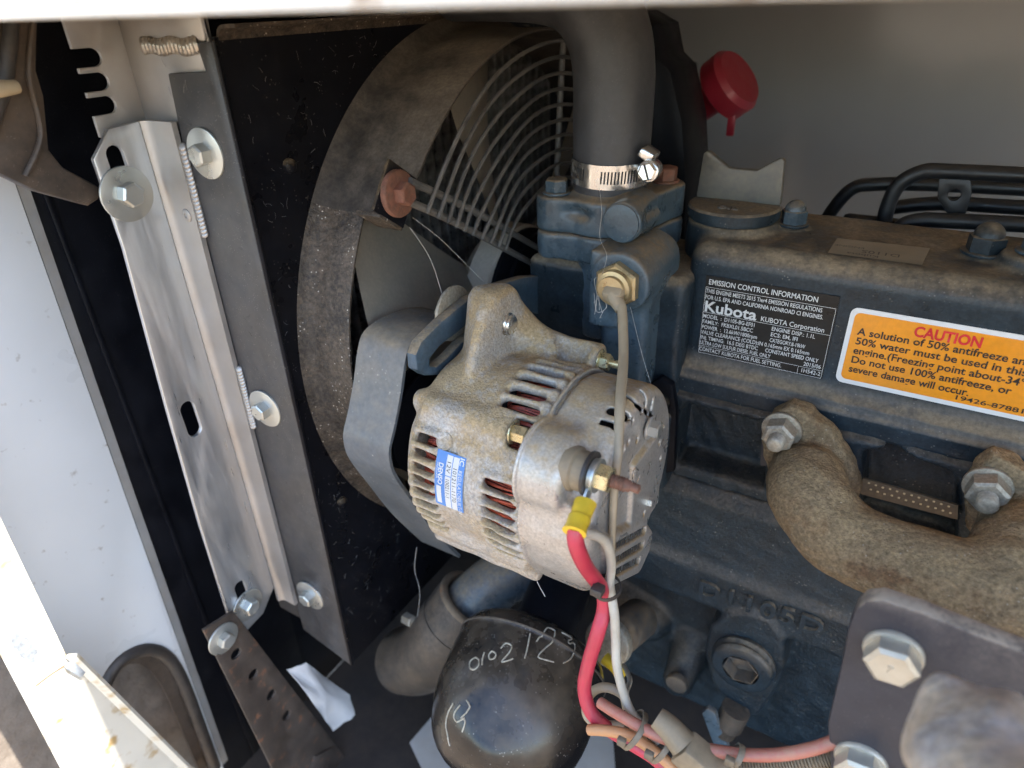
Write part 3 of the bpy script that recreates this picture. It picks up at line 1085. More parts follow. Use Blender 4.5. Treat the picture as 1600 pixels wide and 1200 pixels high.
wb2 = [(-0.36,0.1909,-0.382)][0]
bolt_set(an, wb1, (1, 0, 0), 0.0142, 0.0112, 0.0062, M['zinc'], M['zinc'], rot=0.2)
bolt_set(an, wb2, (1, 0, 0), 0.0125, 0.0105, 0.0060, M['zinc'], M['zinc'], rot=0.6)
t = MB().lathe((XA + 0.0135, 0.219, -0.0985), (0, -1, 0), [(0, 0.0036), (0.0005, 0.0036), (0.0009, 0.003), (0.0009, 0.0014), (0.0002, 0.0012)], 18)
part('rivet', t, M['alumd'], an)
for (i0, i1) in ((2, 24), (62, 82)):
    wb = MB()
    for i in range(i0, i1):
        z = -0.058 - i * 0.0022
        x = XA + 0.0225 + (z + 0.05) * 0.020
        wb.lathe((x, 0.2215, z), (0.25, -1, 0.6), [(0, 0.0024), (0.0008, 0.0022), (0.0011, 0.0014), (0.0012, 0.0)], 12)
    part('weld', wb, M['alumd'], an, smooth=60)

# notched aluminium upright above it
nb = thing('notched_bracket', 'dull aluminium bracket with three rounded notches and a weld seam under the roof lip', 'bracket', (-0.37, 0.21, -0.06))
def notch(cz, y0=0.1985, y1=0.2075, r=0.0042):
    return [(y0, cz - r)] + arc_pts((y1, cz), r, -90, 90, 8) + [(y0, cz + r)]
outl = [(0.1985, 0.030)]
for cz in (-0.0195, -0.0305, -0.0415):
    outl += notch(cz)[::-1]
outl += [(0.1985, -0.056), (0.2262, -0.056), (0.2262, 0.030)]
t = MB().plate((-0.372, 0, 0), (0, 1, 0), (0, 0, 1), outl[::-1], (), 0.0022, bev=0.0004)
part('notched_plate', t, M['alumd'], nb)
t = MB().plate((0, 0.2275, 0), (1, 0, 0), (0, 0, 1), [(-0.3700, -0.056), (-0.338, -0.056), (-0.3355, -0.030), (-0.3030, -0.0265), (-0.3030, 0.03), (-0.3700, 0.03)], (), 0.0022, bev=0.0005)
part('arm', t, M['alumd'], nb)
wb = MB()
for i in range(15):
    x = -0.352 + i * 0.0029
    wb.lathe((x, 0.2245, -0.0155 + 0.0006 * math.sin(i)), (-0.5, -1, 0.0), [(0, 0.0042), (0.001, 0.0040), (0.0018, 0.0028), (0.0022, 0.0)], 12)
part('weld', wb, M['weld'], nb, smooth=60)
part('tube_boss', MB().box((-0.327, 0.2262, -0.004), (0.048, 0.005, 0.020), bev=0.002), M['alumd'], nb)

# perforated strap below
ps = thing('perforated_strap', 'dark rusty perforated strap brace below the aluminium angle', 'strap', (-0.356, 0.22, -0.6))
e1 = [(0.1525,-0.3652),(0.176,-0.3697),(0.2344,-0.634),(0.2129,-0.7113),(0.1711,-0.6405)]
hs = [circle(p, 0.0042, 14) for p in [(0.1678,-0.4059),(0.1748,-0.4367),(0.1829,-0.4707),(0.1897,-0.5054)]]
t = MB().plate((-0.3545, 0, 0), (0, 1, 0), (0, 0, 1), e1, hs, 0.0025, bev=0.0005)
part('strap', t, M['perf'], ps)
bb = (-0.352,0.1627,-0.3836)
bolt_set(ps, bb, (1, 0, 0), 0.0118, 0.0100, 0.0055, M['zinc'], M['zinc'], rot=0.1)
e2 = (-0.352,0.2061,-0.5932)
part('clip', MB().box(e2, (0.004, 0.024, 0.02), rot=Matrix.Rotation(-0.6, 3, 'X'), bev=0.0006), M['perf'], ps)

# hood latch, top left
lt = thing('hood_latch', 'dusty brown hood latch arm hanging at the upper left corner', 'latch', (-0.36, 0.12, -0.06))
XL = -0.372
lo_ = [(0.1574,-0.0009),(0.1887,-0.0022),(0.1804,-0.023),(0.1799,-0.034),(0.1736,-0.0578),(0.1772,-0.0667),(0.1912,-0.0793),(0.1899,-0.085),(0.1829,-0.0873),(0.1617,-0.0752),(0.1486,-0.0639),(0.1349,-0.0582),(0.1411,-0.0425)]
t = MB().plate((XL - 0.010, 0, 0), (0, 1, 0), (0, 0, 1), lo_, (), 0.010, bev=0.0018)
part('arm', t, M['latch'], lt)
t = MB().tube([(-0.371,0.1855,-0.0033),(-0.371,0.1756,-0.0252),(-0.371,0.1717,-0.05),(-0.371,0.1584,-0.0667)], 0.0014, seg=8)
part('rib', t, M['latch'], lt)
t = MB().tube([(-0.37,0.1757,-0.0029),(-0.37,0.164,-0.0267),(-0.37,0.1485,-0.0476)], 0.003, seg=10)
part('side_rib', t, M['blackpl'], lt)
kb = (-0.362,0.1608,-0.028)
t = MB().tube([Vector(kb) + Vector((0, d_, 0)) for d_ in (-0.012, -0.004, 0.004)], [0.0045, 0.0046, 0.0035], seg=16, flat=(1, 0.8))
part('knob', t, M['knob'], lt)

# lint stuck to the shroud plate: short curled fibres, far too many to count
lf = MB()
rl = random.Random(21)
for k in range(640):
    if k < 500:
        y, z = rl.uniform(0.228, 0.40), rl.uniform(-0.43, -0.016)
        if math.hypot(y - FC[0], z - FC[1]) < FR + 0.012:
            continue
        o_, u1, u2, nn_ = Vector((XP + 0.0002, y, z)), Vector((0, 1, 0)), Vector((0, 0, 1)), Vector((1, 0, 0))
    else:
        x, z = rl.uniform(-0.338, -0.301), rl.uniform(-0.42, -0.02)
        o_, u1, u2, nn_ = Vector((x, 0.2223, z)), Vector((1, 0, 0)), Vector((0, 0, 1)), Vector((0, -1, 0))
    L_f = rl.uniform(0.0012, 0.0048) * (1.6 if rl.random() < 0.08 else 1)
    a = rl.uniform(0, 6.28)
    bend = rl.uniform(-1.3, 1.3)
    q = [o_]
    for st in range(3):
        a += bend / 3
        q.append(q[-1] + (u1 * math.cos(a) + u2 * math.sin(a)) * L_f / 3 + nn_ * rl.uniform(-0.0001, 0.0003))
    lf.tube(q, rl.uniform(0.00005, 0.00011), seg=3, smooth=False, cap=False)
part('lint', lf, M['lint'], sh, smooth=None, kind='stuff')

# ================================================================ alternator
AY, AZ = 0.272, -0.229
def ap(x, th, r):
    a = math.radians(th)
    return (x, AY - r * math.cos(a), AZ + r * math.sin(a))


alt = thing('alternator', 'dusty cast aluminium alternator with slotted housing and blue label', 'alternator', (-0.165, AY, AZ - 0.06))
G = SDF((-0.228, 0.198, -0.304), (-0.122, 0.346, -0.128), 0.00105)
ax0, ax1 = (-0.214, AY, AZ), (-0.133, AY, AZ)
G.add(s_cyl(ax0, (-0.170, AY, AZ), 0.0546, 0.011), 0)
G.add(s_cyl((-0.195, AY, AZ), ax1, 0.0546, 0.003), 0)
G.add(s_cyl((-0.177, AY, AZ), (-0.139, AY, AZ), 0.0555, 0.002), 0.001)
# ribs between slots
SL_R = [(-0.153, 0.0112, th) for th in (62.3, 71.5, 81.5, 91.5, 101, 110.5, 120)] + [(-0.1498, 0.0102, th) for th in (18.5, 10.4, 2.4, -5.4, -13.5, -22, -31)]
SL_L = [(-0.1975, 0.0075, th) for th in (30.0, 21.7, 13.3, 5.8, -2, -10, -18, -26, -34)]
for (xc, hx, th) in SL_R + SL_L:
    for d in (-4.6, 4.6):
        e_ = 0.002 if hx > 0.009 else -0.0015
        G.add(s_caps(ap(xc - hx, th + d, 0.0542), ap(xc + hx + e_, th + d, 0.0545), 0.0023), 0.0022)
# ear and webs
earA = [(0.2690, -0.1500), (0.2715, -0.1440), (0.2790, -0.1392), (0.2880, -0.1385), (0.2975, -0.1410), (0.3040, -0.1475), (0.3080, -0.160), (0.316, -0.172), (0.330, -0.184), (0.320, -0.205), (0.280, -0.205), (0.252, -0.200), (0.2515, -0.186), (0.2560, -0.170), (0.2620, -0.158)]
earB = [(0.2800, -0.1500), (0.2830, -0.1430), (0.2890, -0.1400), (0.2975, -0.1410), (0.3040, -0.1475), (0.3080, -0.160), (0.316, -0.172), (0.330, -0.184), (0.320, -0.205), (0.280, -0.205), (0.262, -0.1940), (0.2690, -0.184), (0.2750, -0.172)]
G.add(s_prism(earA, 0, -0.1930, -0.1870, 0.0022), 0.004)
G.add(s_prism(earB, 0, -0.2085, -0.1880, 0.004), 0.006)
for f_ in (0.25, 0.5, 0.75):
    e_ = [(a0 + (b0 - a0) * f_, a1 + (b1_ - a1) * f_) for (a0, a1), (b0, b1_) in zip(earA[:10] + earA[11:14], earB[:10] + earB[10:13])]
    G.add(s_prism(e_, 0, -0.1930 - 0.015 * f_, -0.1875, 0.003), 0.005)
G.add(s_caps((-0.192, 0.303, -0.166), (-0.168, 0.3085, -0.1775), 0.0105, 0.0085), 0.010)
G.add(s_cyl((-0.200, 0.309, -0.179), (-0.1375, 0.309, -0.179), 0.0094, 0.001), 0.004)
# other through-bolt bosses
G.add(s_cyl(ap(-0.205, 48.6, 0.0530), ap(-0.152, 48.6, 0.0515), 0.0070, 0.002), 0.006)
G.add(s_cyl(ap(-0.2155, 52, 0.0480), ap(-0.206, 52, 0.0500), 0.0062, 0.002), 0.004)
G.add(s_cyl(ap(-0.205, -45, 0.0530), ap(-0.140, -45, 0.0530), 0.0085, 0.002), 0.006)
G.add(s_box((-0.2125, 0.236, -0.2880), (-0.138, 0.270, -0.268), 0.004), 0.008)
# hollow, pocket, slots
G.cut(s_cyl((-0.209, AY, AZ), (-0.120, AY, AZ), 0.0513, 0.002), 0)
G.cut(s_cyl(ap(-0.1515, 48.6, 0.0545), ap(-0.120, 48.6, 0.0545), 0.0078, 0.0015), 0.0012)


def slot(xc, hx, th, w=0.0030):
    a0 = math.radians(th)
    ca, sa = math.cos(a0), math.sin(a0)

    def f(x, y, z):
        e1, e2 = -(y - AY), (z - AZ)
        r = e1 * ca + e2 * sa
        s_ = -e1 * sa + e2 * ca
        d = np.sqrt(np.maximum(np.abs(x - xc) - (hx - w), 0) ** 2 + s_ ** 2) - w
        return np.maximum(d, 0.040 - r)
    c = np.array(ap(xc, th, 0.050))
    return f, c - 0.014, c + 0.014


for (xc, hx, th) in SL_R:
    G.cut(slot(xc, hx, th), 0.0008)
for (xc, hx, th) in SL_L:
    G.cut(slot(xc, hx, th, 0.0026), 0.0008)
G.cut(s_cyl((-0.230, 0.288, -0.158), (-0.180, 0.288, -0.158), 0.0042), 0.0008)
G.rough(0.00022, 260, 5)
hs_ = sub('housing', G.mesh('alternator_housing'), M['altal'], alt)

# windings seen through the slots: separate rows of copper loops
wd = MB()
for x0, x1 in ((-0.204, -0.190), (-0.166, -0.1405)):
    for k in range(150):
        th = -60 + k * 1.25
        r = 0.0460 + 0.0012 * math.sin(k * 1.7) + 0.0008 * math.sin(k * 0.61)
        sk = 2.2 * math.sin(k * 0.37)
        wd.tube([ap(x0, th - sk, r - 0.004), ap(x0 + 0.002, th - sk * .6, r), ap((x0 + x1) / 2, th, r + 0.0012), ap(x1 - 0.002, th + sk * .6, r), ap(x1, th + sk, r - 0.004)], 0.00052, seg=5, n=2, cap=False)
part('winding', wd, M['copper'], alt, smooth=60, kind='stuff')
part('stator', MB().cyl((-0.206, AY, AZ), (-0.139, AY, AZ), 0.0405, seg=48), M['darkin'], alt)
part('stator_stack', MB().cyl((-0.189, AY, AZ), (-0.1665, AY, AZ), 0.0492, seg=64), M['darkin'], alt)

# ear bolt end, upper boss nut, through-bolt head
c = Vector((-0.1858, 0.288, -0.158))
pr = [(0, 0.0066), (0.0014, 0.0066), (0.0018, 0.0056), (0.0024, 0.0052), (0.0028, 0.0057), (0.0036, 0.0057), (0.0044, 0.0050), (0.0045, 0.0)]
part('ear_bolt', MB().lathe(c, (1, 0, 0), pr, 28), M['steel'], alt)
bolt_set(alt, (-0.1375, 0.309, -0.179), (1, 0, 0), 0.0068, 0.0088, 0.0052, M['zincy'], M['zincy'], tw=0.0008, rot=0.25, name='nut', stud=0.0075)
bolt_set(alt, ap(-0.1505, 48.6, 0.0545), (1, 0, 0), 0.0062, 0.0080, 0.0075, M['zincy'], M['zincy'], tw=0.0008, rot=0.5)
em = MB().lathe(ap(-0.1868, 32.5, 0.0548), (0, -math.cos(math.radians(32)), math.sin(math.radians(32))), [(0, 0.0050), (0.0005, 0.0048), (0.0006, 0.0043), (0.0002, 0.0041)], 28)
part('cast_mark', em, M['altal'], alt)

# blue rating label wrapped on the stator band; print runs round the housing
def wrap(me, x0, th0, r):
    """flat (u along the circumference downwards, v along +x) to the cylinder"""
    for v_ in me.vertices:
        u, v = v_.co.x, v_.co.y
        th = th0 - math.degrees(u / r)
        rr = r + v_.co.z
        v_.co = ap(x0 + v, th, rr)
    return me


def band(u0, u1, v0, v1, n=24):
    mb = MB()
    vs = []
    for i in range(n + 1):
        u = u0 + (u1 - u0) * i / n
        vs += [(u, v0, 0), (u, v1, 0)]
    mb._add(vs, [(2 * i, 2 * i + 1, 2 * i + 3, 2 * i + 2)[::-1] for i in range(n)])
    return mb.mesh('band', recalc=False)


LX, LT, LR = -0.1888, 27.8, 0.05590
lab = sub('rating_label', wrap(band(0, 0.0325, 0.0, 0.0180), LX, LT, LR), M['blue'], alt)
wh = join([wrap(band(0.0012, 0.0125, 0.0066, 0.0102), LX, LT, LR + 0.00006), wrap(band(0.0130, 0.0325, 0.0066, 0.0102), LX, LT, LR + 0.00006),
           wrap(band(0.0012, 0.0325, 0.0107, 0.0142), LX, LT, LR + 0.00006), wrap(band(0.0200, 0.0310, 0.0012, 0.0042), LX, LT, LR + 0.00006)])
sub('white_fields', wh, M['labwhite'], lab)


def ltext(txt, u, v, size, off=0.0, sq=1.0):
    me = text_mesh(txt, size, (u, v, 0), (1, 0, 0), (0, 1, 0), off=off, squeeze=sq)
    return wrap(me, LX, LT, LR + 0.00012)


lw = join([ltext('IC', 0.0005, 0.01462, 0.0037, 0.02, 1.25), ltext('REGULATOR', 0.0072, 0.0147, 0.0031, 0.0, 0.95), ltext('BUILT-IN', 0.0232, 0.0147, 0.0031, 0, 0.9),
           ltext('DENSO', 0.0065, 0.0022, 0.0040, 0.02, 0.95), ltext('MADE IN JAPAN', 0.0068, 0.0008, 0.0014, 0.0, 0.9)])
sub('white_lettering', lw, M['print_'], lab)
lb = join([ltext('101211-1170', 0.0065, 0.0112, 0.0034, 0, 1.15), ltext('12V', 0.0040, 0.0071, 0.0036, 0, 1.2), ltext('100211-1', 0.0140, 0.0071, 0.0034, 0, 0.95)])
sub('black_lettering', lb, M['ink'], lab)

# pulley and its fan, hidden mostly behind the housing
pl_ = [(0, 0.020), (0.002, 0.034), (0.004, 0.034), (0.008, 0.026), (0.012, 0.034), (0.014, 0.034), (0.016, 0.02)]
part('pulley', MB().lathe((-0.250, AY, AZ), (1, 0, 0), pl_, 40), M['blackm'], alt)
part('shaft', MB().cyl((-0.255, AY, AZ), (-0.205, AY, AZ), 0.009), M['steel'], alt)

# ---------------- rear cover
C = SDF((-0.140, 0.200, -0.294), (-0.090, 0.336, -0.162), 0.00085)
XR = -0.0985
C.add(s_cyl((-0.136, AY, AZ), (XR, AY, AZ), 0.0562, 0.0075), 0)
C.add(s_cyl((-0.136, AY, AZ), (-0.1345, AY, AZ), 0.0577, 0.0006), 0.001)
bx = (0, 0.2325, -0.1985)
C.add(s_cyl((-0.136, bx[1], bx[2]), (-0.1120, bx[1], bx[2]), 0.0212, 0.005), 0.006)
C.add(s_cyl((-0.1365, bx[1], bx[2]), (-0.1345, bx[1], bx[2]), 0.0228, 0.0006), 0.002)
# lower side runs out flat towards the viewer
low = [(0.2172, -0.2050), (0.2160, -0.2140), (0.2140, -0.2240), (0.2155, -0.2350), (0.2225, -0.2530), (0.2332, -0.2745), (0.250, -0.2850), (0.272, -0.285), (0.272, -0.205)]
C.add(s_prism(low, 0, -0.1355, -0.1060, 0.004), 0.004)
C.add(s_prism([(a_ + (0.272 - a_) * -0.025, b_ + (-0.235 - b_) * -0.025) for a_, b_ in low], 0, -0.1365, -0.1345, 0.0006), 0.001)
# raised plate and grille field on the rear face
C.add(s_box((XR - 0.004, 0.262, -0.262), (XR + 0.0030, 0.306, -0.206), 0.002), 0.002)
gfield = [(0.2283,-0.227),(0.2822,-0.2553),(0.2982,-0.2774),(0.2955,-0.2904),(0.2794,-0.2961),(0.2334,-0.266)]
C.add(s_prism(gfield, 0, XR - 0.006, XR + 0.0042, 0.003), 0.002)
GSL = [[(0.2388,-0.2415),(0.2818,-0.264)], [(0.2399,-0.252),(0.2806,-0.2741)], [(0.2409,-0.2614),(0.2762,-0.2822)]]
def thru(q0, q1, w):
    """slot cut right through the rear face between two (y, z) points"""
    q0, q1 = np.array(q0), np.array(q1)
    dd = q1 - q0
    l_ = np.linalg.norm(dd)
    dd = dd / l_
    R3 = [[1, 0, 0], [0, dd[0], dd[1]], [0, -dd[1], dd[0]]]
    m_ = (q0 + q1) / 2
    return s_obox((XR, m_[0], m_[1]), (0.012, l_ / 2 + w, w), R3, w * 0.95)


for (a_, b_) in GSL:
    C.cut(thru(a_, b_, 0.0025), 0.0005)
for (yy, zz_) in [(0.2729,-0.1754),(0.2817,-0.1824),(0.2901,-0.1893)]:
    C.cut(thru((yy - 0.0005, zz_ + 0.0065), (yy - 0.0030, zz_ - 0.001), 0.0012), 0)
    C.cut(thru((yy - 0.0030, zz_ - 0.001), (yy + 0.0028, zz_ - 0.0070), 0.0012), 0)
for (a_, b_) in ([(0.2385,-0.1612),(0.2429,-0.1698)], [(0.2336,-0.1626),(0.2448,-0.1767)], [(0.2522,-0.1684),(0.2595,-0.1775)]):
    C.cut(thru(a_, b_, 0.0023), 0.0004)
for q in [(0.2508,-0.1789),(0.2627,-0.1807),(0.2585,-0.1905),(0.2708,-0.1965),(0.2972,-0.2137),(0.2532,-0.1914),(0.3018,-0.227),(0.2186,-0.1682),(0.2814,-0.2516)]:
    C.cut(s_cyl((XR - 0.012, *q), (XR + 0.01, *q), 0.0019), 0.0)
C.cut(s_cyl((-0.150, AY, AZ), (XR - 0.0022, AY, AZ), 0.0540, 0.006), 0.0)
cap = sub('rear_cover', C.mesh('alternator_rear_cover'), M['capal'], alt)
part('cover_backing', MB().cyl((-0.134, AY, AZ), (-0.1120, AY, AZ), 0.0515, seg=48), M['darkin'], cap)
cmb = MB()
for (a_, b_) in GSL:
    dy, dz_ = b_[0] - a_[0], b_[1] - a_[1]
    for i in range(13):
        f = (i + 0.5) / 13
        cmb.box((XR + 0.0012, a_[0] + dy * f, a_[1] + dz_ * f), (0.0036, 0.0012, 0.0052))
part('grille_comb', cmb, M['steel'], cap, smooth=None)
bolt_set(cap, (-0.0975,0.2824,-0.1957), (1, 0, 0), 0.0062, 0.0085, 0.0050, M['capal'], M['zinc'], tw=0.0015, rot=0.35)
bolt_set(cap, (-0.0975,0.2869,-0.2473), (1, 0, 0), 0.0036, 0.0052, 0.0040, M['zinc'], M['steel'], tw=0.0008, rot=0.1, name='screw')
# script mark on the raised plate
part('scratched_mark', MB().tube([(-0.0954,0.267,-0.2123),(-0.0954,0.262,-0.2074),(-0.0954,0.2582,-0.2092),(-0.0954,0.2608,-0.2163),(-0.0954,0.2663,-0.2188),(-0.0954,0.2694,-0.2168)], 0.0003, seg=5).tube([(-0.0954,0.2694,-0.2168),(-0.0954,0.2589,-0.2203)], 0.0003, seg=5), M['steel'], cap)

# ---------------- output terminal
tm = Vector((-0.1115, 0.2262, -0.1900))
ts = part('terminal_insulator', MB().lathe(tm, (1, 0, 0), [(-0.004, 0.0108), (0.001, 0.0108), (0.002, 0.0096), (0.0068, 0.0096), (0.0074, 0.0088), (0.0074, 0.0)], 32), M['tanpl'], alt)
part('gasket', MB().lathe(tm + Vector((0.0070, 0, 0)), (1, 0, 0), [(0, 0.0106), (0.0016, 0.0106), (0.0018, 0.0)], 32), M['blackpl'], ts)
pr = [(0, 0.0034)]
for i in range(9):
    pr += [(0.0004 + i * 0.0012, 0.0034), (0.0010 + i * 0.0012, 0.0028)]
pr += [(0.0122, 0.0026), (0.0128, 0.0020), (0.0165, 0.0022), (0.0172, 0.0)]
part('terminal_stud', MB().lathe(tm + Vector((0.0150, 0, 0)), (1, 0, 0), pr, 20), M['rustbolt'], alt)
nt_ = part('terminal_nut', MB().hexa(tm + Vector((0.0122, 0, 0)), tm + Vector((0.0182, 0, 0)), 0.0112, rotz=0.3), M['zincy'], alt, smooth=25)
part('washer', MB().cyl(tm + Vector((0.0102, 0, 0)), tm + Vector((0.0122, 0, 0)), 0.0082, bev=0.0004), M['zinc'], nt_)
TERM = tm

# ================================================================ engine
eng = thing('engine', 'dark teal diesel engine with valve cover, cylinder head and block at the right', 'engine', (0.0, 0.43, -0.62))

# ---------------- valve cover
S = SDF((-0.137, 0.368, -0.240), (0.150, 0.500, -0.120), 0.0014)
S.add(s_box((-0.1185, 0.3865, -0.224), (0.30, 0.489, -0.1310), 0.013), 0)
S.add(s_box((-0.1295, 0.3775, -0.2290), (0.30, 0.498, -0.2135), 0.004), 0.018)
S.add(s_cyl((-0.1055, 0.4330, -0.150), (-0.1055, 0.4330, -0.1262), 0.0275, 0.002), 0.006)
S.add(s_cyl((0.050, 0.424, -0.150), (0.050, 0.424, -0.1235), 0.0135, 0.003), 0.006)
for (x, y) in ((-0.0705, 0.443), (0.0304, 0.4326)):
    S.add(s_cyl((x, y, -0.150), (x, y, -0.1295), 0.0098, 0.001), 0.003)
S.rough(0.0002, 160, 2)
vc = sub('valve_cover', S.mesh('valve_cover'), M['teal'], eng)

# acorn nuts
def acorn(x, y, z0, af, h1, m, r=0.0, dome=1.0):
    nb_ = part('cap_nut', MB().hexa((x, y, z0), (x, y, z0 + h1), af, rotz=r, bev=0.0008), m, vc, smooth=25)
    R = af * 0.47
    part('dome', MB().lathe((x, y, z0 + h1 - 0.0006), (0, 0, 1), [(0, R)] + [(R * dome * math.sin(a), R * math.cos(a)) for a in (0.25, 0.5, 0.75, 1.0, 1.25, 1.45)] + [(R * dome, 0)], 28), m, nb_, smooth=80)
    part('washer', MB().cyl((x, y, z0 - 0.0002), (x, y, z0 + 0.0014), af * 0.70, bev=0.0004), M['teal'], nb_)


acorn(-0.0705, 0.443, -0.1292, 0.0135, 0.0095, M['tealc'], 0.4)
acorn(0.0304, 0.4326, -0.1292, 0.0160, 0.0100, M['teal'], 0.2)
bolt_set(vc, (0.0515, 0.424, -0.1234), (0, 0, 1), 0.0090, 0.0120, 0.006, M['tealc'], M['tealc'], rot=0.2, up=(1, 0, 0))

# oil filler cap with its winged grip
oc = part('oil_filler_cap', MB().lathe((-0.1055, 0.4330, -0.1262), (0, 0, 1), [(0, 0.0262), (0.0006, 0.0268), (0.0018, 0.0268), (0.0022, 0.0282), (0.0074, 0.0282), (0.0088, 0.0270), (0.0092, 0.0)], 56), M['teal'], eng)
wing = [(-0.0265, 0.0), (-0.0245, 0.0275), (-0.0225, 0.0292), (-0.0200, 0.0285), (-0.0075, 0.0200), (0.0095, 0.0200), (0.0205, 0.0275), (0.0228, 0.0285), (0.0248, 0.0270), (0.0265, 0.0)]
t = MB().plate((-0.1055, 0.4440, -0.1178), (1, 0, 0), (0, 0, 1), wing, (), 0.0055, bev=0.0012)
part('grip', t, M['grip'], oc)
sub('raised_lettering', text_mesh('OIL', 0.0085, (-0.1125, 0.4165, -0.1172), (1, 0, 0), (0, 1, 0.0), ext=0.0009, off=0.01, align='LEFT'), M['toplabelp'], oc)

# faded label on top
tl = [(-0.0429,0.4006,-0.1307),(0.0034,0.4016,-0.1307),(0.0053,0.4325,-0.1307),(-0.0425,0.43,-0.1307)]
mb = MB()
mb._add(tl, [(0, 1, 2, 3)])
tp = part('top_label', mb, M['toplabel'], eng, smooth=None)
for v_ in tp.data.vertices:
    v_.co.z += 0.0004
me_ = join([text_mesh('D1105', 0.0072, (-0.0075, 0.4135, -0.13015), (-1, 0, 0), (0, -1, 0)), text_mesh('Kubota', 0.0055, (-0.0175, 0.4065, -0.13015), (-1, 0, 0), (0, -1, 0)),
            text_mesh('ENGINE', 0.0045, (-0.026, 0.418, -0.13015), (-1, 0, 0), (0, -1, 0))])
sub('faded_print', me_, M['toplabelp'], tp)

# emission label
YL = 0.3860
EX, EZ = (1, 0, 0), (0, 0, 1)
el = part('emission_label', MB().plate((0, YL + 0.0004, 0), EX, EZ, [(-0.1048, -0.2008), (-0.0305, -0.2008), (-0.0305, -0.1490), (-0.1048, -0.1490)], (), 0.0005), M['emis'], eng, smooth=None)
YT = YL - 0.00025
x0, W_ = -0.1042, 0.073


def line(txt, xa, z, size, sq=1.0, off=0.009, width=None):
    me = text_mesh(txt, size, (0, 0, 0), EX, EZ, off=off, squeeze=sq)
    if width:
        xs = [v_.co.x for v_ in me.vertices]
        k = width / (max(xs) - min(xs))
        me.transform(Matrix.Diagonal((k, 1, 1, 1)))
    me.transform(Matrix.Translation((xa, YT, z)))
    return me


L_ = [
    line('EMISSION CONTROL INFORMATION', -0.1030, -0.1543, 0.0047, width=0.0615),
    line('THIS ENGINE MEETS 2015 Tier4 EMISSION REGULATIONS', -0.1040, -0.1598, 0.0037, width=0.0660),
    line('FOR U.S. EPA AND CALIFORNIA NONROAD CI ENGINES.', -0.1040, -0.1638, 0.0037, width=0.0670),
    line('KUBOTA Corporation', -0.0700, -0.1716, 0.0044, width=0.0350),
    line('MODEL  :  D1105-BG-EF01', -0.1040, -0.1763, 0.0036, width=0.0310),
    line('FAMILY:  FKBXL01.5BCC', -0.1040, -0.1800, 0.0036, width=0.0305),
    line('POWER  :  12.6kW/1800rpm', -0.1040, -0.1837, 0.0036, width=0.0335),
    line('ENGINE DISP.: 1.1L', -0.0630, -0.1763, 0.0036, width=0.0240),
    line('ECS: EM, IFI', -0.0630, -0.1800, 0.0036, width=0.0150),
    line('CATEGORY:8-19kW', -0.0630, -0.1837, 0.0036, width=0.0200),
    line('VALVE CLEARANCE (COLD):IN 0.165mm EX 0.165mm', -0.1040, -0.1873, 0.0036, width=0.0640),
    line('INJ. TIMING:  16.5 DEG BTDC', -0.1040, -0.1909, 0.0036, width=0.0350),
    line('CONSTANT SPEED ONLY', -0.0645, -0.1909, 0.0036, width=0.0300),
    line('ULTRA LOW SULFUR DIESEL FUEL ONLY', -0.1040, -0.1945, 0.0036, width=0.0430),
    line('2015/06', -0.0420, -0.1945, 0.0036, width=0.0095),
    line('CONTACT KUBOTA FOR FUEL SETTING.', -0.1040, -0.1990, 0.0037, width=0.0500),
    line('1H542-2', -0.0430, -0.1990, 0.0037, width=0.0105),
]
# the heavy cut-off wordmark
lg = line('Kubota', -0.1040, -0.1719, 0.0098, off=0.022, width=0.0310)
L_.append(lg)
for z in (-0.1562, -0.1726, -0.1955, -0.2004):
    mb = MB()
    mb.box((x0 + W_ / 2, YT, z), (W_, 0.00002, 0.00022))
    L_.append(mb.mesh())
mb = MB().box((-0.0445, YT, -0.1980), (0.00022, 0.00002, 0.0045))
L_.append(mb.mesh())
mb = MB().box((x0, YT, -0.1783), (0.00022, 0.00002, 0.0440)).box((x0 + W_, YT, -0.1783), (0.00022, 0.00002, 0.0440))
L_.append(mb.mesh())
sub('lettering', join(L_), M['print_'], el)

# caution sticker
ct = part('caution_sticker', MB().plate((0, YL + 0.0004, 0), EX, EZ, rrect(-0.0237, 0.110, -0.2000, -0.1535, 0.004), (), 0.0005), M['stickw'], eng, smooth=None)
part('orange_field', MB().plate((0, YL + 0.0001, 0), EX, EZ, rrect(-0.0212, 0.1075, -0.1972, -0.1562, 0.003), (), 0.0004), M['orangel'], ct, smooth=None)
YT = YL - 0.00055
sub('red_heading', line('CAUTION', 0.0082, -0.1638, 0.0082, off=0.03, width=0.0305), M['redp'], ct)
cl = [line('A solution of 50% antifreeze and', -0.0180, -0.1688, 0.0060, off=0.018, width=0.0800),
      line('50% water must be used in this', -0.0180, -0.1746, 0.0060, off=0.018, width=0.0790),
      line('engine.(Freezing point about-34°C)', -0.0180, -0.1804, 0.0060, off=0.018, width=0.0860),
      line('Do not use 100% antifreeze, or', -0.0180, -0.1862, 0.0060, off=0.018, width=0.0755),
      line('severe damage will occur.', -0.0180, -0.1920, 0.0060, off=0.018, width=0.0585),
      line('19426-87881', 0.0345, -0.1954, 0.0038, off=0.012, width=0.0300)]
sub('black_lettering', join(cl), M['blackpr'], ct)

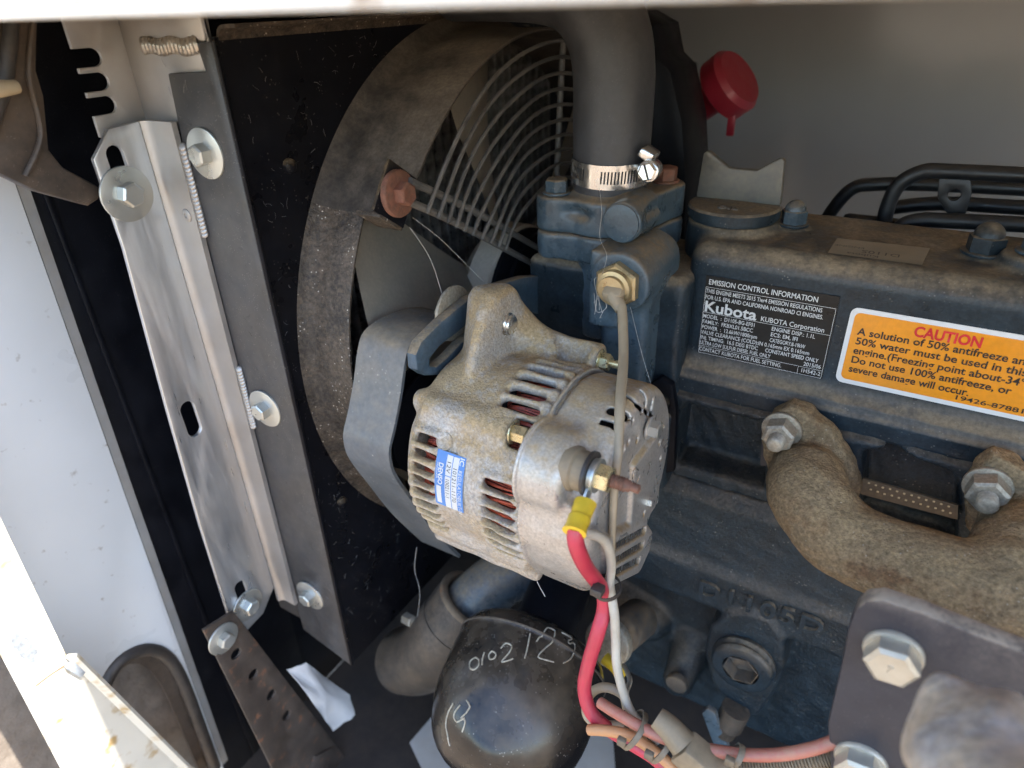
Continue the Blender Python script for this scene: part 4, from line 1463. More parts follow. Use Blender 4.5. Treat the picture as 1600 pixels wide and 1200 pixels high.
# ---------------- cylinder head side
H = SDF((-0.150, 0.335, -0.305), (0.150, 0.425, -0.215), 0.0014)
H.add(s_box((-0.140, 0.3735, -0.300), (0.30, 0.47, -0.2275), 0.003), 0)
H.add(s_box((-0.135, 0.3790, -0.2290), (0.30, 0.47, -0.2180), 0.002), 0.003)
for q in ([(-0.1037,-0.2329),(-0.0516,-0.2324),(-0.05,-0.2818),(-0.1074,-0.2814),(-0.1129,-0.2497)], [(0.0005,-0.234),(0.011,-0.2291),(0.0434,-0.2334),(0.049,-0.2409),(0.0594,-0.2881),(0.0078,-0.2864)]):
    H.cut(s_prism(q, 1, 0.350, 0.400, 0.004), 0.004)
H.rough(0.0004, 240, 8)
hd = sub('cylinder_head', H.mesh('cylinder_head'), M['tealr'], eng)

# ---------------- block
B = SDF((-0.155, 0.330, -0.545), (0.150, 0.425, -0.288), 0.0017)
B.add(s_prism([(0.372, -0.290), (0.3660, -0.300), (0.3600, -0.345), (0.3560, -0.352), (0.3560, -0.382), (0.3640, -0.389), (0.3880, -0.400), (0.3920, -0.540), (0.48, -0.540), (0.48, -0.290)], 0, -0.150, 0.30, 0.003), 0)
tear = [(-0.0652,-0.4254),(-0.0645,-0.3975),(-0.0544,-0.3787),(-0.0404,-0.3689),(-0.0255,-0.3697),(-0.0153,-0.3844),(-0.0105,-0.4095),(-0.0142,-0.4413),(-0.0208,-0.4699),(-0.0354,-0.4731),(-0.0559,-0.4558)]
B.add(s_prism(tear, 1, 0.352, 0.410, 0.003), 0.004)
pc = (-0.0372,0.352,-0.4147)
B.add(s_caps((-0.0855,0.372,-0.4932), (-0.0823,0.395,-0.4673), 0.0125, 0.016), 0.008)
B.add(s_caps((-0.1232,0.39,-0.4551), (-0.1527,0.39,-0.4482), 0.022, 0.022), 0.006)
B.rough(0.00018, 260, 9)
bl = sub('block', B.mesh('engine_block'), M['tealr'], eng)
nor = (0, -1, 0.10)
la, lb_ = Vector((-0.0755,0.3562,-0.3725)), Vector((0.0054,0.3562,-0.367))
tm_ = text_mesh('D1105D', 0.0195, (0, 0, 0), (1, 0, 0), (0, 0, 1), ext=0.0030, off=0.020, space=1.15)
xs = [v_.co.x for v_ in tm_.vertices]
k_ = (lb_ - la).length / (max(xs) - min(xs))
dx_ = (lb_ - la).normalized()
for v_ in tm_.vertices:
    v_.co = la + dx_ * (v_.co.x - min(xs)) * k_ + Vector((0, v_.co.y, v_.co.z))
sub('cast_lettering', tm_, M['teal'], bl)
# drain plug
dp = part('socket_plug', MB().lathe(pc, (0, -1, 0), [(0, 0.0215), (0.003, 0.0222), (0.0045, 0.0212), (0.006, 0.0205), (0.0075, 0.0212), (0.0095, 0.0205), (0.0105, 0.0190), (0.0108, 0.0125)], 56, cap=False), M['teal'], eng)
hx = MB()
u_, v_0, n_0 = frame((0, -1, 0))
c_ = Vector(pc) + Vector((0, -0.0108, 0))
vs = []
for d_, R_ in ((0.0, 0.0125), (0.0, 0.0120), (0.010, 0.0112)):
    for i in range(6):
        a = i * math.pi / 3 + 0.25
        vs.append(c_ + Vector((0, d_, 0)) + (u_ * math.cos(a) + v_0 * math.sin(a)) * R_)
hx._add(vs, [(j * 6 + i, j * 6 + (i + 1) % 6, j * 6 + 6 + (i + 1) % 6, j * 6 + 6 + i) for j in range(2) for i in range(6)] + [tuple(range(12, 18))])
part('hex_socket', hx, M['teald'], dp, smooth=None)
bq = (-0.0832,0.362,-0.4799)
part('block_bolt', MB().cyl(bq, Vector(bq) + Vector((0, -0.006, 0)), 0.0085, bev=0.001), M['teald'], eng)
# drain cock with a wing lever
dc = part('drain_cock', MB().lathe((-0.0351,0.345,-0.4609), (-0.15, -0.25, -1), [(0, 0.0105), (0.016, 0.0100), (0.018, 0.008), (0.026, 0.007), (0.028, 0.0)], 20), M['rubberd'], eng)
lv = [(-0.0562,-0.4668),(-0.0532,-0.4586),(-0.0473,-0.4603),(-0.0344,-0.4889),(-0.03,-0.5079),(-0.0364,-0.5116),(-0.0468,-0.4892)]
part('lever', MB().plate((0, 0.338, 0), EX, EZ, lv, (), 0.005, bev=0.0008), M['tealc'], dc)

# lifting eye plate by the end of the head
le = [(-0.1239,-0.2941),(-0.1295,-0.2404),(-0.1283,-0.2205),(-0.1202,-0.2127),(-0.1123,-0.2162),(-0.1082,-0.2341),(-0.1056,-0.2818)]
ey = [(q[0], q[1]) for q in circle([(-0.1189,-0.2299)][0], 0.0058, 18)]
part('lifting_eye', MB().plate((0, 0.370, 0), EX, EZ, le, [ey], 0.006, bev=0.001), M['blackm'], eng)

# front cover and pump castings behind the alternator
F = SDF((-0.225, 0.335, -0.34), (-0.105, 0.450, -0.125), 0.0018)
F.add(s_box((-0.222, 0.372, -0.34), (-0.112, 0.47, -0.150), 0.006), 0)
F.add(s_cyl((-0.225, FC[0], FC[1]), (-0.190, FC[0], FC[1]), 0.045, 0.004), 0.006)
F.add(s_caps((-0.150, 0.372, -0.150), (-0.145, 0.366, -0.235), 0.0140, 0.0150), 0.008)
F.add(s_box((-0.170, 0.360, -0.30), (-0.110, 0.42, -0.235), 0.006), 0.008)
F.rough(0.0004, 200, 3)
sub('front_cover', F.mesh('front_cover'), M['teal'], eng)
# water pump pulley
part('pump_pulley', MB().lathe((-0.262, FC[0], FC[1]), (1, 0, 0), [(0, 0.03), (0.002, 0.050), (0.005, 0.050), (0.010, 0.041), (0.015, 0.050), (0.018, 0.050), (0.020, 0.03)], 48), M['blackm'], eng)

# ---------------- thermostat housing
T = SDF((-0.218, 0.322, -0.205), (-0.108, 0.450, -0.082), 0.0011)
b1, b2 = np.array([-0.1987, 0.3716]), np.array([-0.1486, 0.4255])


def hull2(z0, z1, re, rc, rd=0.002):
    ctr = np.array([-0.1705, 0.3880])

    def f(x, y, z):
        def cap2(a, b, ra, rb):
            ba = b - a
            px, py = x - a[0], y - a[1]
            t_ = np.clip((px * ba[0] + py * ba[1]) / (ba @ ba), 0, 1)
            return np.sqrt((px - ba[0] * t_) ** 2 + (py - ba[1] * t_) ** 2) - (ra + (rb - ra) * t_)
        d = np.minimum(cap2(ctr, b1, rc, re), cap2(ctr, b2, rc, re)) + rd
        h = np.abs(z - (z0 + z1) / 2) - (z1 - z0) / 2 + rd
        return np.minimum(np.maximum(d, h), 0) + np.sqrt(np.maximum(d, 0) ** 2 + np.maximum(h, 0) ** 2) - rd
    return f, np.array([-0.225, 0.345, z0]), np.array([-0.12, 0.445, z1])


T.add(hull2(-0.1275, -0.1065, 0.0125, 0.0285), 0)
T.add(s_cyl((-0.1705, 0.388, -0.122), (-0.1705, 0.388, -0.084), 0.0195, 0.001), 0.010)
T.add(s_cyl((-0.147, 0.386, -0.1135), (-0.147, 0.352, -0.1135), 0.0118, 0.001), 0.006)
T.cut(s_ell((-0.180, 0.357, -0.1145), (0.010, 0.008, 0.0045)), 0.003)
T.cut(s_ell((-0.132, 0.375, -0.1100), (0.007, 0.016, 0.0050)), 0.003)
th_ = sub('thermostat_cover', T.mesh('thermostat_cover'), M['tealc'], eng)
part('plug_face', MB().cyl((-0.147, 0.3525, -0.1135), (-0.147, 0.3508, -0.1135), 0.0108, seg=40, bev=0.0004), M['tealc'], th_)
T2 = SDF((-0.218, 0.318, -0.250), (-0.108, 0.450, -0.124), 0.0012)
T2.add(hull2(-0.1450, -0.1282, 0.0125, 0.0275), 0)
T2.add(s_cyl((-0.1705, 0.392, -0.20), (-0.1705, 0.392, -0.14), 0.022, 0.002), 0.008)
sb = np.array((-0.1403,0.336,-0.1434))
T2.add(s_cyl((sb[0], 0.390, sb[2]), (sb[0], 0.337, sb[2]), 0.0178, 0.0015), 0)
T2.add(s_box((sb[0] - 0.0195, 0.3385, sb[2] - 0.030), (sb[0] - 0.001, 0.392, sb[2] + 0.0165), 0.0015), 0.002)
T2.add(s_box((sb[0] - 0.0175, 0.3500, -0.245), (sb[0] + 0.013, 0.395, sb[2] - 0.008), 0.006), 0.008)
T2.rough(0.0002, 220, 4)
sub('thermostat_base', T2.mesh('thermostat_base'), M['tealc'], eng)
part('gasket', MB().lathe((-0.1705, 0.388, -0.12815), (0, 0, 1), [(0, 0.0290), (0.0007, 0.0290)], 48), M['teald'], th_)
bolt_set(th_, (b1[0], b1[1], -0.1066), (0, 0, 1), 0.0088, 0.0125, 0.0075, M['tealc'], M['tealc'], up=(1, 0, 0), rot=0.3)
bolt_set(th_, (b2[0], b2[1], -0.1066), (0, 0, 1), 0.0088, 0.0125, 0.0080, M['rustbolt'], M['rustbolt'], up=(1, 0, 0), rot=0.1)

# ================================================================ things bolted and hung round the engine
# ---------------- temperature sender with its lead
ts = thing('temperature_sender', 'brass temperature sender with tan lead hanging from the thermostat base', 'sensor', tuple(sb))
c = Vector((sb[0], 0.3370, sb[2]))
n = Vector((0, -1, 0))
part('hex_body', MB().hexa(c, c + n * 0.0058, 0.0235, rotz=0.55, bev=0.001), M['brass'], ts, smooth=25)
part('collar', MB().lathe(c + n * 0.0050, n, [(0, 0.0105), (0.004, 0.0100), (0.0045, 0.0078), (0.007, 0.0076), (0.0075, 0.0)], 32), M['brass'], ts)
cb = c + n * 0.0105
cl0 = Vector((-0.1308,0.3195,-0.1508))
part('connector', MB().box(cb + Vector((0.002, -0.001, -0.0012)), (0.0115, 0.009, 0.0075), rot=Matrix.Rotation(0.5, 3, 'X'), bev=0.002).cyl(cb + Vector((0.0022, -0.002, -0.002)), cl0, 0.0044, 0.0034, 16), M['tanw'], ts)
lead = [tuple(cl0 + Vector((0, 0, 0.002)))] + [(-0.1266,0.312,-0.1549)] + [(-0.1171,0.292,-0.1647)] + [(-0.1055,0.262,-0.1723)] + [(-0.0984,0.245,-0.1857)] + [(-0.0964,0.238,-0.2028)] + [(-0.0954,0.236,-0.2287)] + [(-0.0959,0.238,-0.2521)]
part('lead', MB().tube(lead, [0.0027, 0.0027, 0.0026, 0.0026, 0.0024, 0.0021, 0.0018, 0.0018], seg=12, n=8), M['tanw'], ts)

# ---------------- upper hose and clamp
HX, HY = -0.1705, 0.388
hp = [(HX, HY, -0.1065), (HX, HY, -0.085), (HX, HY, -0.060), (HX - 0.0005, HY, -0.040), (HX - 0.004, HY, -0.022), (HX - 0.0145, HY, -0.0055), (HX - 0.032, HY + 0.002, 0.0045), (HX - 0.060, HY + 0.004, 0.0085), (HX - 0.115, HY + 0.01, 0.0095)]
t = MB().tube(hp, [0.0222, 0.0228, 0.0232, 0.0232, 0.0232, 0.0230, 0.0228, 0.0226, 0.0226], seg=48, n=10)
part('upper_radiator_hose', t, M['rubber'], smooth=60, label='thick grey rubber radiator hose rising from the thermostat housing', cat='hose')
hc = thing('hose_clamp', 'shiny worm drive hose clamp on the upper radiator hose', 'hose clamp', (HX, HY, -0.102))
tilt = Vector((0.03, -0.06, 1)).normalized()
zc_ = -0.0915
cb0 = Vector((HX, HY, zc_))


def clamp_band(r0, z0, z1, a0, a1, slots, name, n_=120):
    """band with its punched slots as real openings"""
    u, v, nn = frame(tilt, (1, 0, 0))
    mb = MB()
    rows = [z0, z0 + (z1 - z0) * 0.24, z0 + (z1 - z0) * 0.76, z1]
    vs = []
    for i in range(n_ + 1):
        a = math.radians(a0 + (a1 - a0) * i / n_)
        for j, z in enumerate(rows):
            aa = a + (0.010 if j >= 2 else -0.010)
            vs.append(cb0 + nn * z + (u * math.cos(aa) + v * math.sin(aa)) * r0)
    fs = []
    for i in range(n_):
        for j in range(3):
            if j == 1 and slots and i % 2 == 0 and 3 < i < n_ - 6:
                continue
            fs.append((i * 4 + j, i * 4 + j + 1, i * 4 + j + 5, i * 4 + j + 4))
    mb._add(vs, fs)
    bmesh.ops.recalc_face_normals(mb.bm, faces=list(mb.bm.faces))
    bmesh.ops.solidify(mb.bm, geom=list(mb.bm.faces), thickness=0.0007)
    return part(name, mb, M['steel'], hc, smooth=40)


clamp_band(0.0238, -0.0070, 0.0070, 0, 360, True, 'band', 150)
clamp_band(0.0250, -0.0078, 0.0078, 170, 262, True, 'band_end', 46)
sc0 = np.array((-0.1408,0.372,-0.0885))
scx = Vector(sc0)
d_ = Vector((0.18, -0.93, 0.12)).normalized()
part('screw_housing', MB().cyl(scx - d_ * -0.0005, scx - d_ * 0.016, 0.0062, seg=24, bev=0.001), M['steel'], hc)
hd_ = part('screw_head', MB().hexa(scx, scx + d_ * 0.0048, 0.0094, rotz=0.2), M['steel'], hc, smooth=25)
part('screw_slot', MB().box(scx + d_ * 0.0048, (0.0011, 0.0006, 0.0085), rot=Matrix.Rotation(-0.35, 3, 'Y')), M['ink'], hd_)
part('saddle', MB().box(scx + Vector((-0.003, 0.008, 0.008)), (0.009, 0.012, 0.006), rot=Matrix.Rotation(0.5, 3, 'Y'), bev=0.0012), M['steel'], hc)

# ---------------- blue slotted adjusting strap
XS = -0.2135
outer_ = [(0.2414,-0.1717),(0.2417,-0.163),(0.247,-0.1578),(0.2658,-0.1535),(0.294,-0.1501),(0.3212,-0.152),(0.3554,-0.1583),(0.3853,-0.1672),(0.409,-0.1787),(0.4224,-0.1883),(0.4302,-0.2031),(0.4371,-0.2414),(0.3973,-0.2239),(0.3895,-0.2066),(0.3784,-0.1951),(0.3644,-0.1862),(0.3445,-0.1807),(0.3081,-0.1782),(0.2873,-0.1798),(0.275,-0.1846),(0.2613,-0.1847),(0.2476,-0.1783)]
slot_ = [(0.2522,-0.1746),(0.2529,-0.1701),(0.2627,-0.1667),(0.2774,-0.1659),(0.2991,-0.1639),(0.3076,-0.1693),(0.3017,-0.172),(0.2828,-0.1736),(0.2673,-0.1768),(0.2576,-0.1775)]
t = MB().plate((XS - 0.0065, 0, 0), (0, 1, 0), (0, 0, 1), outer_, [slot_], 0.0065, bev=0.0008)
stp = part('adjusting_strap', t, M['strapp'], None, label='blue painted slotted adjusting strap arching over the alternator ear', cat='strap')
# bolt head and washer behind the strap
bq = thing('strap_bolt', 'pale flanged bolt clamping the adjusting strap behind the alternator ear', 'bolt', (-0.225, 0.288, -0.165))
cq = Vector((XS - 0.0065, 0.2865, -0.1580))
part('washer', MB().cyl(cq, cq + Vector((-0.0022, 0, 0)), 0.0165, bev=0.0006), M['nutd'], bq)
part('head', MB().hexa(cq + Vector((-0.0022, 0, 0)), cq + Vector((-0.0095, 0, 0)), 0.0135, rotz=0.2), M['nutd'], bq, smooth=25)

# ---------------- bent grey belt guard
prof = [(0.305, -0.1690), (0.2890, -0.1640), (0.2660, -0.1615), (0.2520, -0.1640), (0.2455, -0.1720), (0.2385, -0.1890), (0.2305, -0.2050), (0.2235, -0.2175), (0.2230, -0.2290), (0.2260, -0.2400), (0.2355, -0.2620), (0.2520, -0.2990), (0.2760, -0.3430)]
prof = [(float(q[0]), float(q[1])) for q in spline(prof, 4)]
t = MB().sweep([(-0.2600, a, b) for a, b in prof], (0.0345, 0, 0), -0.0022)
bg_ = part('belt_guard', t, M['greyguard'], smooth=50, label='bent grey steel belt guard strip left of the alternator', cat='guard')

# ---------------- exhaust manifold
E_ = SDF((-0.062, 0.262, -0.325), (0.140, 0.378, -0.198), 0.0014)
p1 = [(-0.0247,0.362,-0.2528), (-0.0235,0.345,-0.2454), (-0.0178,0.33,-0.2463), (-0.0007,0.318,-0.2538), (0.0244,0.31,-0.2532), (0.0491,0.306,-0.2504), (0.0789,0.306,-0.2473), (0.1134,0.306,-0.2403)]
q_ = spline(p1, 5)
for a, b in zip(q_[:-1], q_[1:]):
    E_.add(s_caps(a, b, 0.0200), 0.003)
p2 = [(0.0849,0.36,-0.2489), (0.0799,0.335,-0.2435), (0.0735,0.312,-0.2454)]
q_ = spline(p2, 5)
for a, b in zip(q_[:-1], q_[1:]):
    E_.add(s_caps(a, b, 0.0207), 0.006)
# casting ridge along the underside
q_ = spline(p1[2:], 5)
for a, b in zip(q_[:-1], q_[1:]):
    o2 = np.array([0.0, -0.0078, -0.0192])
    E_.add(s_caps(np.array(a) + o2, np.array(b) + o2, 0.0013), 0.0012)
f1 = [(-0.0508,-0.2469),(-0.0545,-0.2321),(-0.0509,-0.217),(-0.0416,-0.2077),(-0.0315,-0.2099),(-0.0177,-0.2185),(-0.0024,-0.2367),(0.0049,-0.2546),(0.0004,-0.2767),(-0.0243,-0.2811)]
E_.add(s_prism(f1, 1, 0.358, 0.3725, 0.003), 0.006)
f2 = [(0.056,-0.2542),(0.0498,-0.2326),(0.0505,-0.2198),(0.0565,-0.2087),(0.0672,-0.2105),(0.0841,-0.2234),(0.1046,-0.248),(0.0989,-0.273),(0.0767,-0.2747)]
E_.add(s_prism(f2, 1, 0.358, 0.3725, 0.003), 0.006)
E_.rough(0.0005, 240, 6)
em_ = thing('exhaust_manifold', 'rusty brown cast exhaust manifold curving along the engine side', 'manifold', (0.03, 0.32, -0.30))
sub('casting', E_.mesh('manifold'), M['mani'], em_)
for (px, af) in (((-0.0431,0.3575,-0.2231), 0.0170), ((0.0585,0.3575,-0.2253), 0.0178)):
    bolt_set(em_, px, (0, -1, 0), 0.0112, af * 0.95, 0.0100, M['nutd'], M['nutd'], tw=0.0022, rot=0.35, name='nut', stud=0.0085)
# heat shield tab behind the first flange
part('tab', MB().plate((0, 0.3735, 0), EX, EZ, [(-0.0551,-0.2451),(-0.0533,-0.2627),(-0.0431,-0.2605),(-0.0371,-0.2391)], (), 0.0012), M['bracket'], em_)
# perforated gasket strip across the second recess
gs = [(0.0021,-0.2528),(0.0043,-0.2501),(0.0516,-0.2508),(0.0536,-0.26),(0.0048,-0.2613)]
gk = part('gasket_strip', MB().plate((0, 0.3716, 0), EX, EZ, gs, (), 0.0016), M['gasket'], None, label='brown perforated gasket strip with pale metal dots between the manifold flanges', cat='gasket')
dots = MB()
for i in range(12):
    f = (i + 0.5) / 12
    for j in range(2):
        px_ = 0.0055 + f * 0.0440 + (0.0018 if j else 0)
        pz_ = -0.2520 - 0.0005 * f - 0.0040 * j - 0.0002 * (i % 3)
        dots.box((px_, 0.3699, pz_), (0.0012, 0.0005, 0.0012), bev=0.0002)
part('metal_dots', dots, M['gasketp'], gk, smooth=None, kind='stuff')

# ---------------- foreground bracket plate with flange bolts
mp = thing('mounting_plate', 'dark grey mounting plate with two pale flange bolts in the lower right corner', 'plate', (0.04, 0.22, -0.32))
po = [(0.0247,-0.321),(0.0146,-0.2766),(0.0133,-0.2476),(0.0115,-0.2199),(0.0118,-0.209),(0.0141,-0.2026),(0.0194,-0.199),(0.0319,-0.1987),(0.0481,-0.2),(0.0775,-0.2011),(0.1007,-0.2767)]
part('plate', MB().plate((0, 0.2280, 0), EX, EZ, po, (), 0.0080, bev=0.0012), M['bracket'], mp)
for px in ((0.0279,0.22,-0.222), (0.0305,0.22,-0.2903)):
    c = Vector(px)
    b = part('flange_bolt', MB().lathe(c, (0, -1, 0), [(0, 0.0106), (0.0012, 0.0106), (0.0020, 0.0100), (0.0022, 0.0)], 40), M['flboltm'], mp)
    part('head', MB().hexa(c + Vector((0, -0.0018, 0)), c + Vector((0, -0.0095, 0)), 0.0166, rotz=0.12, bev=0.0012), M['flboltm'], b, smooth=25)
sub('bolt_grade', text_mesh('7', 0.0050, Vector((0.0279,0.22,-0.222)) + Vector((-0.0016, -0.00955, -0.0018)), EX, EZ, ext=0.0003), M['flboltm'], mp)
# dusty elbow in front of it
eb = SDF((0.000, 0.09, -0.27), (0.14, 0.215, -0.12), 0.0018)
ea_, eb_ = np.array((0.0483,0.172,-0.1974)), np.array((0.0553,0.112,-0.1608))
eb.add(s_cyl(ea_, eb_, 0.0195, 0.0045), 0)
eb.add(s_ell(ea_ + np.array([-0.004, 0.004, 0.006]), (0.012, 0.010, 0.008)), 0.008)
eb.rough(0.0012, 170, 12)
el_ = thing('exhaust_elbow', 'blurred dusty grey pipe elbow in the bottom right foreground', 'pipe', (0.04, 0.17, -0.26))
sub('elbow', eb.mesh('elbow'), M['elbow'], el_)

# ---------------- oil filter with paint marker writing
of = thing('oil_filter', 'glossy black dented oil filter with handwritten paint marker date', 'oil filter', (-0.16, 0.22, -0.46))
fa = Vector((0.12, -0.96, -0.25)).normalized()
fc = Vector((-0.1599,0.262,-0.3946))
FRD = 0.0535
fu, fv, fn = frame(fa)
pr = [(-0.016, 0.020), (-0.013, 0.042), (-0.008, 0.0490), (-0.003, 0.0518), (0.0, 0.0528), (0.0010, 0.0531), (0.0020, 0.0528), (0.0030, 0.0524), (0.004, 0.0524), (0.010, 0.0525), (0.018, 0.0526), (0.026, 0.0526), (0.034, 0.0522), (0.042, 0.0512), (0.049, 0.0496), (0.056, 0.0472), (0.0625, 0.0440), (0.0685, 0.0398), (0.0735, 0.0345), (0.0775, 0.0280), (0.0800, 0.0205), (0.0815, 0.012), (0.0820, 0.0)]
mb = MB().lathe(fc, fa, pr, 96)
dents = [((-0.1302,0.22,-0.3387), 0.016, 0.0030), ((-0.1431,0.205,-0.3498), 0.014, 0.0028), ((-0.1164,0.21,-0.3513), 0.018, 0.0032), ((-0.1793,0.215,-0.3779), 0.015, 0.0035), ((-0.143,0.19,-0.363), 0.016, 0.0035), ((-0.1104,0.23,-0.3427), 0.014, 0.0035)]
for v_ in mb.bm.verts:
    rel = v_.co - fc
    t_ = rel.dot(fa)
    rad = rel - fa * t_
    if t_ < 0.006:
        continue
    for (c, R_, dep) in dents:
        k = (v_.co - Vector(c)).length / R_
        if k < 1:
            inw = -(rad.normalized() * 0.8 + fa * 0.4).normalized() if rad.length > 1e-6 else -fa
            v_.co += inw * dep * (1 - k * k) ** 2
can = part('can', mb, M['filt'], of, smooth=60)
part('crimp_seam', MB().lathe(fc + fa * 0.0008, fa, [(-0.0008, 0.0526), (-0.0003, 0.0535), (0.0006, 0.0535), (0.0012, 0.0526)], 96, cap=False), M['rubberd'], of)
part('mount', MB().cyl(fc - fa * 0.010, fc - fa * 0.095, 0.022), M['blackm'], of)
from mathutils.bvhtree import BVHTree
bvh = BVHTree.FromObject(can, bpy.context.evaluated_depsgraph_get())
ob_ = BASE[of.name]


def marker(strokes, r=0.00055):
    mb = MB()
    for st in strokes:
        q = []
        for p in spline(st, 6) if len(st) > 2 else st:
            h = bvh.find_nearest(Vector(p) - ob_)
            if h[0] is None:
                continue
            q.append(h[0] + ob_ + h[1] * 0.00015)
        mb.tube(q, r, seg=6, smooth=False, flat=(1, 1))
    return mb


wr = [[(-0.1749,0.2199,-0.3537),(-0.1772,0.2174,-0.3554),(-0.1755,0.2135,-0.3559),(-0.1719,0.2126,-0.3548),(-0.17,0.2155,-0.3534),(-0.1718,0.2188,-0.3529),(-0.1749,0.2199,-0.3537)],
      [(-0.1709,0.2241,-0.3511),(-0.1698,0.2202,-0.3519),(-0.1678,0.2165,-0.3525)],
      [(-0.1665,0.2262,-0.3494),(-0.1671,0.2235,-0.3503),(-0.1648,0.2213,-0.3505),(-0.1625,0.2229,-0.3498),(-0.1633,0.2256,-0.3491),(-0.1665,0.2262,-0.3494)],
      [(-0.162,0.2296,-0.3479),(-0.1608,0.2336,-0.3468),(-0.1566,0.2337,-0.3467),(-0.1557,0.2298,-0.3477),(-0.1571,0.2231,-0.3494),(-0.155,0.2241,-0.3492),(-0.1516,0.2276,-0.3485)],
      [(-0.1513,0.2472,-0.3495),(-0.1473,0.2373,-0.3471),(-0.1456,0.2312,-0.3487)],
      [(-0.1451,0.2444,-0.3486),(-0.1461,0.2525,-0.3543),(-0.1418,0.2549,-0.3554),(-0.139,0.2498,-0.353),(-0.1393,0.2406,-0.3492),(-0.139,0.2368,-0.3495),(-0.1353,0.2381,-0.3509),(-0.1305,0.2408,-0.3532)],
      [(-0.1374,0.2587,-0.3544),(-0.1338,0.2606,-0.3566),(-0.1323,0.2596,-0.3594),(-0.1338,0.2555,-0.3595),(-0.13,0.2568,-0.3622),(-0.126,0.2508,-0.3591),(-0.1264,0.2447,-0.3561)]]
part('date_writing', marker(wr), M['marker'], of, smooth=60)
wr = [[(-0.1678,0.1952,-0.3594),(-0.1637,0.1932,-0.36),(-0.164,0.1907,-0.3629),(-0.1665,0.1884,-0.368)], [(-0.1666,0.1887,-0.3673),(-0.1627,0.1882,-0.3684),(-0.1617,0.1884,-0.3766)],
      [(-0.1765,0.1922,-0.3655),(-0.1777,0.1892,-0.3713),(-0.1755,0.1877,-0.3788),(-0.1706,0.1895,-0.3849),(-0.1675,0.1911,-0.3898)], [(-0.1707,0.1923,-0.3627),(-0.1725,0.1888,-0.3692),(-0.1682,0.1877,-0.372),(-0.1639,0.1888,-0.3665)]]
part('side_writing', marker(wr), M['marker'], of, smooth=60)

# ---------------- lower coolant pipe and hose
lp = thing('coolant_pipe', 'dark blue grey coolant pipe pushed into the lower hose', 'pipe', (-0.22, 0.32, -0.44))
part('pipe', MB().tube([(-0.199,0.345,-0.3946), (-0.2138,0.325,-0.3949), (-0.2319,0.305,-0.4107), (-0.2463,0.292,-0.4315), (-0.2582,0.283,-0.4557)], [0.0225, 0.0222, 0.0220, 0.0218, 0.0218], seg=40, n=8), M['tealc'], lp, smooth=60)
lh = thing('lower_hose', 'dusty brown lower rubber hose end with clamp beside the oil filter', 'hose', (-0.26, 0.28, -0.52))
ha = Vector((-0.2336,0.3,-0.4126))
hb = Vector((-0.2635,0.272,-0.4722))
dh = (hb - ha).normalized()
hcv = [tuple(ha), tuple(ha + dh * 0.018), tuple(ha + dh * 0.038), tuple(ha + dh * 0.058 + Vector((-0.004, 0.002, -0.003))), tuple(ha + dh * 0.078 + Vector((-0.014, 0.008, -0.010))), tuple(ha + dh * 0.095 + Vector((-0.030, 0.018, -0.016)))]
part('hose', MB().tube(hcv, [0.0303, 0.0308, 0.0306, 0.0290, 0.0285, 0.0282], seg=56, n=8, cap=False), M['rubberd'], lh, smooth=60)
part('end_wall', MB().lathe(ha, dh, [(0.014, 0.0238), (0.0, 0.0242), (-0.0016, 0.0256), (-0.0016, 0.0286), (0.0, 0.0304), (0.002, 0.0306)], 56, cap=False), M['frame_'], lh, smooth=45)
cl_ = part('clamp', MB().lathe(ha + dh * 0.026, dh, [(0, 0.0306), (0.0002, 0.0316), (0.0095, 0.0316), (0.0097, 0.0306)], 56, cap=False), M['rubberd'], lh)
bq2 = (-0.2879,0.276,-0.44)
part('clamp_bolt', MB().hexa(Vector(bq2), Vector(bq2) + Vector((0.010, -0.002, 0.003)), 0.009).cyl(Vector(bq2) + Vector((0.008, 0, 0.002)), Vector(bq2) + Vector((0.024, 0, 0.004)), 0.003), M['nutd'], cl_, smooth=25)

# ---------------- cables
rc = thing('red_cable', 'thick red battery cable with a yellow crimped ring terminal on the alternator', 'cable', (-0.1, 0.22, -0.42))
t0 = TERM + Vector((0.0090, 0, 0))
cr0, cr1 = Vector((-0.1015,0.2174,-0.1996)), Vector((-0.099,0.2011,-0.2035))
lug = MB().lathe(t0, (1, 0, 0), [(0, 0.0032), (0, 0.0078), (0.0013, 0.0078), (0.0013, 0.0032)], 28, cap=False)
d2 = (cr0 - t0)
d2.x = 0
d2.normalize()
lug.box(t0 + Vector((0.0006, 0, 0)) + d2 * 0.010, (0.0013, 0.0062, 0.010), rot=Matrix.Rotation(math.atan2(d2.y, -d2.z), 3, 'X'))
part('ring_terminal', lug, M['zinc'], rc)
cv = (cr1 - cr0)
crm = MB().tube([cr0, cr0 + cv * 0.25, cr0 + cv * 0.46, cr0 + cv * 0.52, cr0 + cv * 0.6, cr0 + cv * 0.8, cr1], [0.0047, 0.0045, 0.0042, 0.0046, 0.0046, 0.0044, 0.0050], seg=20, n=3, flat=(1.12, 0.85))
part('crimp_sleeve', crm, M['yellow'], rc)
rp = [tuple(cr0 + cv * 0.85)] + [(-0.0985,0.2022,-0.2109), (-0.097,0.2096,-0.2301), (-0.095,0.2249,-0.2577), (-0.0936,0.226,-0.2716), (-0.0936,0.22,-0.2821), (-0.0965,0.216,-0.3041), (-0.0977,0.214,-0.3234), (-0.093,0.212,-0.3366), (-0.084,0.212,-0.3438), (-0.0694,0.213,-0.3478), (-0.053,0.213,-0.3515), (-0.0413,0.213,-0.3646)]
part('cable', MB().tube(rp, 0.0038, seg=16, n=8), M['red'], rc)

